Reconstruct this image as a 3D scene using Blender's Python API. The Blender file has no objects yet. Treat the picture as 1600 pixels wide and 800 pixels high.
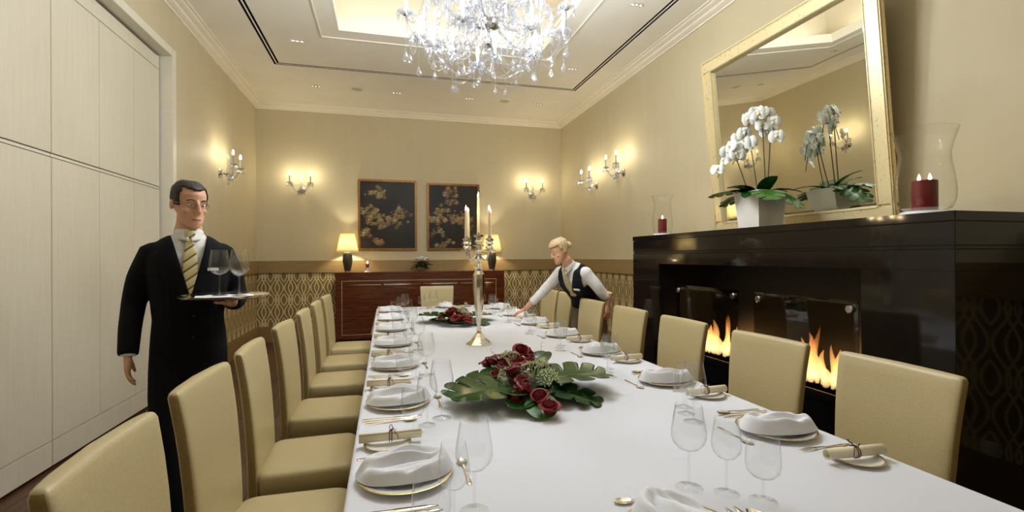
import bpy, bmesh, math, random
from math import sin, cos, pi, radians as R, sqrt
from mathutils import Vector, Matrix, noise
random.seed(7)
S = bpy.context.scene
C = S.collection

# ------------------------------------------------------------ camera, world, exposure
def setup():
    cd = bpy.data.cameras.new('camera'); cam = bpy.data.objects.new('camera', cd); C.objects.link(cam)
    cd.sensor_fit = 'HORIZONTAL'; cd.sensor_width = 36; cd.lens = 36*747.5/1600; cd.clip_start = .05; cd.clip_end = 60
    yaw, pit, rol = .2592, .0015, -.0055
    Rv = Vector((cos(yaw), -sin(yaw), 0)); F = Vector((sin(yaw)*cos(pit), cos(yaw)*cos(pit), sin(pit))); U = Rv.cross(F)
    r2 = Rv*cos(rol)+U*sin(rol); u2 = U*cos(rol)-Rv*sin(rol)
    m = Matrix((r2, u2, -F)).transposed().to_4x4(); m.translation = (0, 0, 1.4)
    cam.matrix_world = m; S.camera = cam
    w = bpy.data.worlds.new('world'); S.world = w; w.use_nodes = True
    w.node_tree.nodes['Background'].inputs[0].default_value = (1, .86, .66, 1)
    w.node_tree.nodes['Background'].inputs[1].default_value = .02
    S.view_settings.view_transform = 'Standard'; S.view_settings.look = 'None'
    S.view_settings.gamma = 1; S.view_settings.use_curve_mapping = False
    S.view_settings.exposure = 0.72
    S.cycles.use_denoising = True; S.cycles.use_adaptive_sampling = True; S.cycles.adaptive_threshold = .03
    S.cycles.max_bounces = 8; S.cycles.diffuse_bounces = 4; S.cycles.glossy_bounces = 4
    S.cycles.transparent_max_bounces = 28; S.cycles.transmission_bounces = 8
    S.cycles.caustics_reflective = True; S.cycles.caustics_refractive = False
    S.cycles.sample_clamp_indirect = 3; S.cycles.sample_clamp_direct = 0
setup()
WARM = (1, .74, .42); SOFT = (1, .89, .66); NEUT = (.84, .905, 1)
def light(name, kind, loc, power, col, size=.02, rot=None, sy=None, spot=None, parent=None):
    ld = bpy.data.lights.new(name, kind); ld.energy = power; ld.color = col
    if kind == 'AREA':
        ld.shape = 'RECTANGLE'; ld.size = size; ld.size_y = sy or size
    else: ld.shadow_soft_size = size
    if spot: ld.spot_size = R(spot); ld.spot_blend = .8
    o = bpy.data.objects.new(name, ld); C.objects.link(o); o.location = loc
    if rot: o.rotation_euler = rot
    if parent: o.parent = parent
    return o
P_COVE, P_DOWN, P_SCONCE, P_CHAND, P_LAMP, P_CANDLE, P_FIRE = 6, 2.5, 1.5, 6.0, 10, .3, 6
# room dimensions: X left-right, Y depth, Z up
XL, XP, XR, YB, YN, ZC, ZU = -2.055, -2.156, 3.312, 8.721, -1.9, 3.95, 4.72
OX0, OX1, OY0, OY1 = -.49, 1.90, 1.2, 5.67          # cove opening in the ceiling
# hidden light strips in the ceiling cove (area lamps lying in the trough, facing up)
for (x, y, sx, sy) in ((.705, OY1+.13, 2.3, .08), (.705, OY0-.13, 2.3, .08), (OX0-.13, 3.43, .08, 4.4), (OX1+.13, 3.43, .08, 4.4)):
    light('cove_lamp', 'AREA', (x, y, ZC+.09), P_COVE*max(sx, sy)/3, (1, .95, .86), sx, (pi, 0, 0), sy)
SPOTS = [(-.98, y) for y in (6.06, 4.35, 2.65, .95, -.75)]+[(2.47, y) for y in (6.06, 4.35, 2.65, .95, -.75)]+[(x, 7.6) for x in (-.98, .19, 1.32, 2.48)]
for x, y in SPOTS:
    light('downlight_lamp', 'SPOT', (x, y, ZC-.03), P_DOWN, NEUT, .05, None, None, 125)

# ------------------------------------------------------------ node helpers and materials
def srgb(r, g, b):
    f = lambda c: (c/255/12.92 if c <= 10 else ((c/255+.055)/1.055)**2.4)
    return (f(r), f(g), f(b), 1)
class NT:
    def __init__(s, name):
        s.m = bpy.data.materials.new(name); s.m.use_nodes = True; s.t = s.m.node_tree; s.t.nodes.clear()
        s.out = s.n('ShaderNodeOutputMaterial')
    def n(s, typ, ins=None, **kw):
        d = s.t.nodes.new(typ)
        for k, v in kw.items(): setattr(d, k, v)
        for k, v in (ins or {}).items(): s.set(d.inputs[k], v)
        return d
    def set(s, inp, v):
        if hasattr(v, 'is_linked') or hasattr(v, 'links'): s.t.links.new(v, inp)
        elif isinstance(v, bpy.types.Node): s.t.links.new(v.outputs[0], inp)
        else: inp.default_value = v
    def math(s, op, a, b=0.0, c=None):
        d = s.t.nodes.new('ShaderNodeMath'); d.operation = op
        s.set(d.inputs[0], a); s.set(d.inputs[1], b)
        if c is not None: s.set(d.inputs[2], c)
        return d.outputs[0]
    def ramp(s, fac, stops):
        d = s.n('ShaderNodeValToRGB', {0: fac}); e = d.color_ramp.elements
        while len(e) < len(stops): e.new(.5)
        for q, (p, c) in zip(e, stops): q.position = p; q.color = c
        return d.outputs[0]
    def mix(s, fac, a, b):
        d = s.n('ShaderNodeMix', data_type='RGBA'); s.set(d.inputs[0], fac); s.set(d.inputs[6], a); s.set(d.inputs[7], b)
        return d.outputs[2]
    def coord(s, scale=(1, 1, 1), kind='Object'):
        tc = s.n('ShaderNodeTexCoord'); mp = s.n('ShaderNodeMapping', {0: tc.outputs[kind], 3: scale}); return mp.outputs[0]
    def noise(s, vec, scale, detail=3, rough=.5):
        return s.n('ShaderNodeTexNoise', {'Vector': vec, 'Scale': scale, 'Detail': detail, 'Roughness': rough}).outputs[0]
    def bsdf(s, **kw):
        b = s.n('ShaderNodeBsdfPrincipled')
        for k, v in kw.items(): s.set(b.inputs[k.replace('_', ' ')], v)
        return b
    def fin(s, sh):
        s.set(s.out.inputs[0], sh.outputs[0] if isinstance(sh, bpy.types.Node) else sh); return s.m
def plain(name, col, rough=.5, metal=0, noise_amt=.08, nscale=30, spec=.5, bump=0, **kw):
    t = NT(name); v = t.coord(); nz = t.noise(v, nscale)
    dark = tuple(c*(1-noise_amt) for c in col[:3])+(1,); lite = tuple(min(1, c*(1+noise_amt)) for c in col[:3])+(1,)
    b = t.bsdf(Base_Color=t.ramp(nz, [(.3, dark), (.7, lite)]), Roughness=rough, Metallic=metal, **kw)
    b.inputs['Specular IOR Level'].default_value = spec
    if bump:
        t.set(b.inputs['Normal'], t.n('ShaderNodeBump', {'Strength': bump, 'Distance': .002, 'Height': nz}).outputs[0])
    return t.fin(b)
def emit(name, col, strength):
    t = NT(name); return t.fin(t.n('ShaderNodeEmission', {0: col+(1,) if len(col) == 3 else col, 1: strength}))
def glow(name, col, strength):           # luminous and clear: flames and glass bulbs
    t = NT(name); a = t.n('ShaderNodeAddShader'); t.set(a.inputs[0], t.n('ShaderNodeEmission', {0: col+(1,), 1: strength})); t.set(a.inputs[1], t.n('ShaderNodeBsdfTransparent')); return t.fin(a)
def streaked(name, c1, c2, scale, rough=.5, nscale=4, bump=.1, spec=.5, coat=0):
    t = NT(name); v = t.coord(scale); nz = t.noise(v, nscale, 5, .6)
    b = t.bsdf(Base_Color=t.ramp(nz, [(.32, c1), (.68, c2)]), Roughness=rough)
    b.inputs['Specular IOR Level'].default_value = spec; b.inputs['Coat Weight'].default_value = coat
    t.set(b.inputs['Normal'], t.n('ShaderNodeBump', {'Strength': bump, 'Distance': .002, 'Height': nz}).outputs[0])
    return t.fin(b)
def thin_glass(name, tint=(1, 1, 1, 1), base=.05, edge=.75, rough=.02):
    t = NT(name)
    lw = t.n('ShaderNodeLayerWeight', {0: .5})
    f = t.math('MULTIPLY_ADD', t.math('POWER', lw.outputs['Facing'], 3.5), edge, base)
    gl = t.n('ShaderNodeBsdfGlossy', {0: (1, 1, 1, 1), 'Roughness': rough})
    tr = t.n('ShaderNodeBsdfTransparent', {0: t.mix(t.math('POWER', lw.outputs['Facing'], 5.0), tint, (.42, .43, .43, 1))})
    mx = t.n('ShaderNodeMixShader', {0: f}); t.set(mx.inputs[1], tr); t.set(mx.inputs[2], gl)
    return t.fin(mx)
def crystal(name, dif=.3):
    t = NT(name)
    lw = t.n('ShaderNodeLayerWeight', {0: .45})
    gl = t.n('ShaderNodeBsdfGlossy', {0: (.78, .80, .84, 1), 'Roughness': .05})
    tr = t.n('ShaderNodeBsdfTransparent', {0: t.mix(t.math('POWER', lw.outputs['Facing'], 2.0), (.93, .94, .96, 1), (.16, .17, .19, 1))})
    df = t.n('ShaderNodeBsdfTranslucent', {0: (.95, .95, .95, 1)})
    m1 = t.n('ShaderNodeMixShader', {0: t.math('MULTIPLY_ADD', lw.outputs['Facing'], .6, .12)}); t.set(m1.inputs[1], tr); t.set(m1.inputs[2], gl)
    m2 = t.n('ShaderNodeMixShader', {0: dif}); t.set(m2.inputs[1], m1); t.set(m2.inputs[2], df)
    return t.fin(m2)
def trellis(name, axis, c_line, c_ground):
    t = NT(name); tc = t.n('ShaderNodeTexCoord'); sp = t.n('ShaderNodeSeparateXYZ', {0: tc.outputs['Object']})
    x = sp.outputs[axis]; z = sp.outputs[2]; W, P = .205, .40
    fx = t.math('ABSOLUTE', t.math('SUBTRACT', t.math('FRACT', t.math('DIVIDE', x, W)), .5))   # 0 at cell centre, .5 at cell edge
    cz = t.math('COSINE', t.math('MULTIPLY', t.math('SUBTRACT', z, .1), 2*pi/P))
    def d(cv): return t.math('ABSOLUTE', t.math('SUBTRACT', fx, t.math('ABSOLUTE', cv)))
    a = d(t.math('MULTIPLY_ADD', cz, .20, .25))
    b = d(t.math('MULTIPLY', cz, .16))
    c = t.math('ADD', t.math('ABSOLUTE', t.math('SUBTRACT', fx, t.math('MULTIPLY_ADD', cz, .22, .5))), t.math('GREATER_THAN', cz, .05))
    m = t.math('MINIMUM', a, t.math('MINIMUM', b, c))
    ln = t.n('ShaderNodeMapRange', {0: m, 1: .027, 2: .046, 3: 1.0, 4: 0.0}).outputs[0]
    nz = t.noise(t.coord(), 60)
    col = t.mix(ln, c_ground, c_line); col = t.mix(t.math('MULTIPLY', nz, .25), col, (.3, .23, .11, 1))
    bs = t.bsdf(Base_Color=col, Roughness=.6)
    t.set(bs.inputs['Normal'], t.n('ShaderNodeBump', {'Strength': .25, 'Distance': .002, 'Height': ln}).outputs[0])
    return t.fin(bs)
M = {}
def mats():
    M['wall'] = streaked('wall_silk', srgb(202, 189, 154), srgb(205, 192, 158), (3, 3, .25), .6, 3, .03, .3)
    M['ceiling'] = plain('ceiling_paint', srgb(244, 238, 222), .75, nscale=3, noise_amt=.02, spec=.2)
    M['dome'] = plain('dome_dimmed', srgb(206, 197, 176), .75, nscale=3, noise_amt=.02, spec=.2); M['cornice'] = plain('cornice_plaster', srgb(244, 234, 212), .6, nscale=8, noise_amt=.02)  # white dome coloured grey to hold down its brightness under the lamps
    M['slot'] = plain('slot_dark', srgb(30, 24, 18), .7)
    M['trim'] = plain('trim_white', srgb(226, 220, 200), .4, nscale=20, noise_amt=.02)
    M['panel'] = streaked('panel_white_wood', srgb(216, 208, 186), srgb(222, 214, 192), (8, 8, .6), .4, 4, .03)
    M['dado'] = streaked('dado_taupe', srgb(142, 116, 72), srgb(158, 132, 86), (2, 2, 30), .4, 4, .03)
    M['base'] = streaked('baseboard_brown', srgb(128, 100, 62), srgb(146, 116, 74), (2, 2, 30), .4, 4, .03)
    M['paper_b'] = trellis('trellis_wallpaper_across', 0, srgb(226, 208, 154), srgb(122, 96, 52))
    M['paper_s'] = trellis('trellis_wallpaper_along', 1, srgb(226, 208, 154), srgb(122, 96, 52))
    M['floor'] = streaked('dark_oak', srgb(58, 36, 22), srgb(98, 64, 42), (14, .8, 5), .35, 4, .08)
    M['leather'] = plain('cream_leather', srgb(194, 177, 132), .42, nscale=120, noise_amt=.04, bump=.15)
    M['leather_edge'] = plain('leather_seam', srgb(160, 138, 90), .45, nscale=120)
    M['darkwood'] = plain('dark_wood_leg', srgb(34, 22, 14), .35)
    M['cloth'] = plain('white_linen', srgb(232, 234, 243), .8, nscale=300, noise_amt=.015, spec=.15, bump=.03)
    M['napkin'] = plain('napkin_linen', srgb(236, 237, 243), .8, nscale=200, noise_amt=.02, spec=.15)
    M['china'] = plain('white_china', srgb(238, 239, 240), .15, nscale=5, noise_amt=.01)
    M['gold'] = plain('gold_rim', srgb(216, 186, 116), .3, 1)
    M['silver'] = plain('polished_silver', srgb(226, 220, 206), .12, 1, noise_amt=.02)
    M['chrome'] = plain('chrome', srgb(220, 220, 220), .15, 1, noise_amt=.02)
    M['glass'] = thin_glass('stemware_glass', (.97, .975, .975, 1), .05, .8)
    M['rimglass'] = thin_glass('hurricane_glass', (.975, .98, .97, 1), .035, .7)
    M['screen'] = thin_glass('fire_screen_glass', (.55, .55, .55, 1), .05, .5)
    M['crystal'] = crystal('cut_crystal', .03)
    M['crystal2'] = crystal('blown_crystal', .015)
    M['scroll'] = plain('cream_paper', srgb(240, 230, 200), .7, noise_amt=.02)
    M['ribbon'] = plain('burgundy_cord', srgb(92, 14, 30), .5)
    M['rose'] = plain('red_petals', srgb(128, 5, 16), .5, nscale=40, noise_amt=.3)
    M['leaf'] = plain('monstera_green', srgb(26, 70, 22), .2, nscale=25, noise_amt=.35, spec=.3)
    M['leaf2'] = plain('fresh_green', srgb(60, 108, 30), .3, nscale=25, noise_amt=.3)
    M['filler'] = plain('pale_blossom', srgb(212, 220, 176), .7)
    M['twig'] = plain('grey_green_twig', srgb(112, 122, 108), .6)
    M['wax'] = plain('ivory_wax', srgb(246, 234, 206), .4, noise_amt=.02, Subsurface_Weight=.3)
    M['redwax'] = plain('burgundy_wax', srgb(112, 22, 26), .35, noise_amt=.15)
    M['flame'] = glow('candle_flame', (1, .72, .34), 14)
    M['bulb'] = glow('bulb_glow', (1, .86, .62), 12)
    M['tube'] = plain('candle_sleeve', srgb(170, 160, 140), .5)
    M['mantel'] = streaked('black_lacquer', srgb(20, 17, 16), srgb(27, 23, 21), (3, 3, 3), .07, 2, .0, .5)
    M['black'] = plain('matte_black', srgb(10, 9, 9), .5)
    M['hearth'] = plain('hearth_steel', srgb(9, 9, 9), .7, spec=.0); M['blackg'] = plain('gloss_black', srgb(14, 13, 13), .1)
    M['mirror'] = plain('mirror_silvering', srgb(236, 236, 226), .0, 1, noise_amt=.0)
    M['goldleaf'] = gold_leaf()
    M['frame'] = plain('old_gilt_frame', srgb(134, 92, 44), .4, .6, noise_amt=.4, nscale=40)
    M['ebony'] = wood_macassar()
    M['planter'] = plain('white_planter', srgb(232, 228, 218), .3, nscale=6, noise_amt=.03)
    M['petal'] = plain('orchid_petal', srgb(244, 244, 236), .6, noise_amt=.03, Subsurface_Weight=.1)
    M['stemdark'] = plain('orchid_stem', srgb(58, 52, 24), .5)
    M['skin'] = plain('skin', srgb(224, 172, 138), .5, nscale=14, noise_amt=.06, Subsurface_Weight=.08)
    M['lip'] = plain('lip', srgb(176, 96, 86), .45)
    M['hair_dark'] = plain('dark_brown_hair', srgb(42, 30, 22), .6, nscale=160, noise_amt=.5, bump=.5)
    M['hair_blond'] = plain('blond_hair', srgb(206, 182, 138), .55, nscale=120, noise_amt=.25, bump=.5)
    M['suit'] = plain('black_suit_wool', srgb(16, 16, 20), .85, nscale=200, spec=.2)
    M['vest'] = plain('charcoal_vest', srgb(28, 28, 34), .8, nscale=200, spec=.2)
    M['shirt'] = plain('white_shirt', srgb(232, 230, 226), .75, spec=.2)
    M['trouser'] = plain('taupe_trousers', srgb(112, 100, 80), .8, spec=.2)
    M['eye'] = plain('eye_white', srgb(236, 232, 226), .3); M['iris'] = plain('iris_dark', srgb(40, 30, 24), .3)
    M['tie'] = striped(); M['tie2'] = plain('gold_tie', srgb(196, 176, 122), .5)
    M['badge'] = plain('white_badge', srgb(236, 236, 232), .4); M['shoe'] = plain('black_shoe', srgb(12, 11, 11), .25)
    M['wire'] = plain('spectacle_wire', srgb(150, 140, 130), .3, 1)
    M['shade'] = shade_mat(); M['lampbase'] = streaked('fluted_dark_ceramic', srgb(40, 34, 28), srgb(66, 56, 44), (60, 60, 1), .35, 3, .2)
    M['white'] = plain('white_plastic', srgb(230, 228, 220), .4)
    M['grille'] = plain('speaker_grille', srgb(206, 194, 168), .8)
    M['fire'] = flame_mat(); M['lens'] = emit('spot_lens', (1, .93, .8), 1.6)
    M['soil'] = plain('moss', srgb(40, 40, 22), .9)
def gold_leaf():
    t = NT('distressed_gold_leaf'); v = t.coord((1, 1, 1)); nz = t.noise(v, 38, 7, .75)
    f = t.ramp(nz, [(.59, (0, 0, 0, 1)), (.66, (1, 1, 1, 1))])
    col = t.mix(f, srgb(236, 220, 172), srgb(158, 126, 72))
    return t.fin(t.bsdf(Base_Color=col, Roughness=.38, Metallic=.4))
def wood_macassar():
    t = NT('macassar_veneer'); v = t.coord((.5, .5, 16)); n1 = t.noise(v, 2.2, 6, .65)
    col = t.ramp(n1, [(.30, srgb(38, 18, 10)), (.45, srgb(112, 56, 30)), (.55, srgb(70, 32, 18)), (.68, srgb(146, 82, 46))])
    b = t.bsdf(Base_Color=col, Roughness=.22); b.inputs['Coat Weight'].default_value = .3
    return t.fin(b)
def striped():
    t = NT('gold_striped_silk'); tc = t.n('ShaderNodeTexCoord'); sp = t.n('ShaderNodeSeparateXYZ', {0: tc.outputs['Object']})
    q = t.math('FRACT', t.math('MULTIPLY', t.math('ADD', sp.outputs[2], t.math('MULTIPLY', sp.outputs[0], -.8)), 19.0))
    col = t.ramp(q, [(.0, srgb(206, 188, 128)), (.55, srgb(226, 212, 166)), (.62, srgb(104, 92, 50)), (.78, srgb(104, 92, 50)), (.84, srgb(206, 188, 128))])
    return t.fin(t.bsdf(Base_Color=col, Roughness=.4))
def shade_mat():
    t = NT('cream_lampshade'); df = t.n('ShaderNodeBsdfDiffuse', {0: srgb(255, 248, 226)}); tl = t.n('ShaderNodeBsdfTranslucent', {0: srgb(255, 244, 206)})
    mx = t.n('ShaderNodeMixShader', {0: .6}); t.set(mx.inputs[1], df); t.set(mx.inputs[2], tl); return t.fin(mx)
def flame_mat():
    t = NT('gas_flame'); tc = t.n('ShaderNodeTexCoord'); sp = t.n('ShaderNodeSeparateXYZ', {0: tc.outputs['Object']})
    h = sp.outputs[2]                                       # metres above the burner
    nz = t.noise(t.coord((14, 14, 5)), 2.0, 3)
    col = t.ramp(t.math('MULTIPLY', h, 3.0), [(0, (1, .62, .26, 1)), (.45, (1, .50, .14, 1)), (1, (.9, .26, .05, 1))])
    st = t.math('MULTIPLY', t.n('ShaderNodeMapRange', {0: h, 1: 0.0, 2: .36, 3: 7.5, 4: 2.4}).outputs[0], t.n('ShaderNodeMapRange', {0: h, 1: 0.0, 2: .06, 3: .25, 4: 1.0}).outputs[0])
    em = t.n('ShaderNodeEmission', {0: col, 1: st}); tr = t.n('ShaderNodeBsdfTransparent')
    lw = t.n('ShaderNodeLayerWeight', {0: .5}); a = t.math('SUBTRACT', .62, lw.outputs['Facing'])
    a = t.math('MULTIPLY', t.math('ADD', a, nz), .42, )
    a = t.math('MULTIPLY', a, t.n('ShaderNodeMapRange', {0: h, 1: .05, 2: .36, 3: 1.0, 4: .25}).outputs[0])
    mx = t.n('ShaderNodeMixShader', {0: t.math('MAXIMUM', a, 0.0)}); t.set(mx.inputs[1], tr); t.set(mx.inputs[2], em)
    return t.fin(mx)
mats()

# ------------------------------------------------------------ mesh helpers
class MB:
    def __init__(s): s.v = []; s.f = []; s.weld = False
    def add(s, vs, fs):
        o = len(s.v); s.v += [tuple(v) for v in vs]; s.f += [tuple(i+o for i in f) for f in fs]; return s
    def box(s, x0, x1, y0, y1, z0, z1, b=0):
        if x0 > x1: x0, x1 = x1, x0
        if y0 > y1: y0, y1 = y1, y0
        if z0 > z1: z0, z1 = z1, z0
        if b <= 0:
            v = [(x, y, z) for z in (z0, z1) for y in (y0, y1) for x in (x0, x1)]
            return s.add(v, [(0, 2, 3, 1), (4, 5, 7, 6), (0, 1, 5, 4), (2, 6, 7, 3), (0, 4, 6, 2), (1, 3, 7, 5)])
        b = min(b, (x1-x0)*.49, (y1-y0)*.49, (z1-z0)*.49)
        bm = bmesh.new(); bmesh.ops.create_cube(bm, size=1)
        for q in bm.verts: q.co = Vector(((x0+x1)/2+q.co.x*(x1-x0), (y0+y1)/2+q.co.y*(y1-y0), (z0+z1)/2+q.co.z*(z1-z0)))
        bmesh.ops.bevel(bm, geom=bm.edges[:], offset=b, segments=2, affect='EDGES')
        bm.verts.index_update(); s.add([q.co for q in bm.verts], [[q.index for q in f.verts] for f in bm.faces]); bm.free(); return s
    def lathe(s, prof, n=24, c=(0, 0, 0), cap=True, flute=0, nfl=0):
        v = []; f = []; k = len(prof)
        for r, z in prof:
            for i in range(n):
                a = 2*pi*i/n; rr = r*(1+flute*cos(nfl*a)); v.append((c[0]+rr*cos(a), c[1]+rr*sin(a), c[2]+z))
        for j in range(k-1):
            for i in range(n):
                i2 = (i+1) % n; f.append((j*n+i, j*n+i2, (j+1)*n+i2, (j+1)*n+i))
        if cap:
            if prof[0][0] > 1e-5: f.append(tuple(range(n-1, -1, -1)))
            if prof[-1][0] > 1e-5: f.append(tuple((k-1)*n+i for i in range(n)))
        return s.add(v, f)
    def rings(s, rings, cap=True):
        n = len(rings[0]); v = [p for r in rings for p in r]; f = []
        for j in range(len(rings)-1):
            for i in range(n):
                i2 = (i+1) % n; f.append((j*n+i, j*n+i2, (j+1)*n+i2, (j+1)*n+i))
        if cap: f.append(tuple(range(n-1, -1, -1))); f.append(tuple((len(rings)-1)*n+i for i in range(n)))
        return s.add(v, f)
    def tube(s, pts, rad, n=8, cap=True, flat=1.0, up=(0, 0, 1)):
        pts = [Vector(p) for p in pts]; k = len(pts)
        rad = rad if isinstance(rad, (list, tuple)) else [rad]*k
        rr = []; U = Vector(up); last = None
        for i, p in enumerate(pts):
            t = (pts[min(i+1, k-1)]-pts[max(i-1, 0)])
            t = t.normalized() if t.length > 1e-9 else Vector((0, 0, 1))
            if last is None:
                a = t.cross(U)
                if a.length < 1e-3: a = t.cross(Vector((1, 0, 0)))
                a.normalize()
            else:
                a = (last-t*last.dot(t))
                a = a.normalized() if a.length > 1e-6 else t.orthogonal().normalized()
            last = a; b = t.cross(a)
            rr.append([p+a*(rad[i]*cos(2*pi*j/n))+b*(rad[i]*flat*sin(2*pi*j/n)) for j in range(n)])
        return s.rings(rr, cap)
    def ball(s, c, r, n=8, m=6, sc=(1, 1, 1)):
        prof = [(max(1e-4, sin(pi*j/m)), -cos(pi*j/m)) for j in range(m+1)]
        o = len(s.v); s.lathe(prof, n, cap=False)
        s.v[o:] = [(c[0]+x*r*sc[0], c[1]+y*r*sc[1], c[2]+z*r*sc[2]) for x, y, z in s.v[o:]]; return s
    def grid(s, fn, nu, nv, keep=None):
        v = [fn(i/nu, j/nv) for j in range(nv+1) for i in range(nu+1)]; f = []
        for j in range(nv):
            for i in range(nu):
                if keep is None or keep((i+.5)/nu, (j+.5)/nv): a = j*(nu+1)+i; f.append((a, a+1, a+nu+2, a+nu+1))
        return s.add(v, f)
    def xf(s, m, start=0):
        s.v[start:] = [tuple(m @ Vector(v)) for v in s.v[start:]]; return s
    def mesh(s, name, mat, smooth=True, angle=40):
        me = bpy.data.meshes.new(name); me.from_pydata(s.v, [], s.f); me.validate()
        bm = bmesh.new(); bm.from_mesh(me)
        if s.weld: bmesh.ops.remove_doubles(bm, verts=bm.verts[:], dist=2e-4)
        loose = [q for q in bm.verts if not q.link_faces]
        if loose: bmesh.ops.delete(bm, geom=loose, context='VERTS')
        bmesh.ops.recalc_face_normals(bm, faces=bm.faces); bm.to_mesh(me); bm.free()
        for mt in (mat if isinstance(mat, (list, tuple)) else [mat]): me.materials.append(mt)
        if smooth:
            me.polygons.foreach_set('use_smooth', [True]*len(me.polygons)); me.set_sharp_from_angle(angle=R(angle))
        return me
    def build(s, name, mat, parent=None, smooth=True, angle=40):
        return link(name, s.mesh(name, mat, smooth, angle), parent)
def link(name, me, parent=None, loc=None, rz=None):
    o = bpy.data.objects.new(name, me); C.objects.link(o)
    if parent: o.parent = parent
    if loc is not None: o.location = loc
    if rz is not None: o.rotation_euler = (0, 0, rz)
    return o
def tag(o, label=None, cat=None, group=None, kind=None):
    for k, v in (('label', label), ('category', cat), ('group', group), ('kind', kind)):
        if v: o[k] = v
    return o
def empty(name, loc=(0, 0, 0), rz=0, label=None, cat=None, group=None):
    o = bpy.data.objects.new(name, None); C.objects.link(o); o.empty_display_size = .1
    o.location = loc; o.rotation_euler = (0, 0, rz); return tag(o, label, cat, group)
KIDS = {}
def copy_tree(o, parent=None):
    c = o.copy(); C.objects.link(c); c.parent = parent
    for ch in [q for q in list(C.objects) if q.parent == o]: copy_tree(ch, c)
    return c
def copies(proto, n):
    return [proto]+[copy_tree(proto) for _ in range(n-1)]
def struct(name, mb, mat, parent=None, smooth=False):
    o = mb.build(name, mat, parent, smooth)
    if not parent: o['kind'] = 'structure'
    return o
def solid(o, t, off=0):
    m = o.modifiers.new('thickness', 'SOLIDIFY'); m.thickness = t; m.offset = off; return o
ORD = ['first', 'second', 'third', 'fourth', 'fifth', 'sixth', 'seventh', 'eighth']
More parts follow.
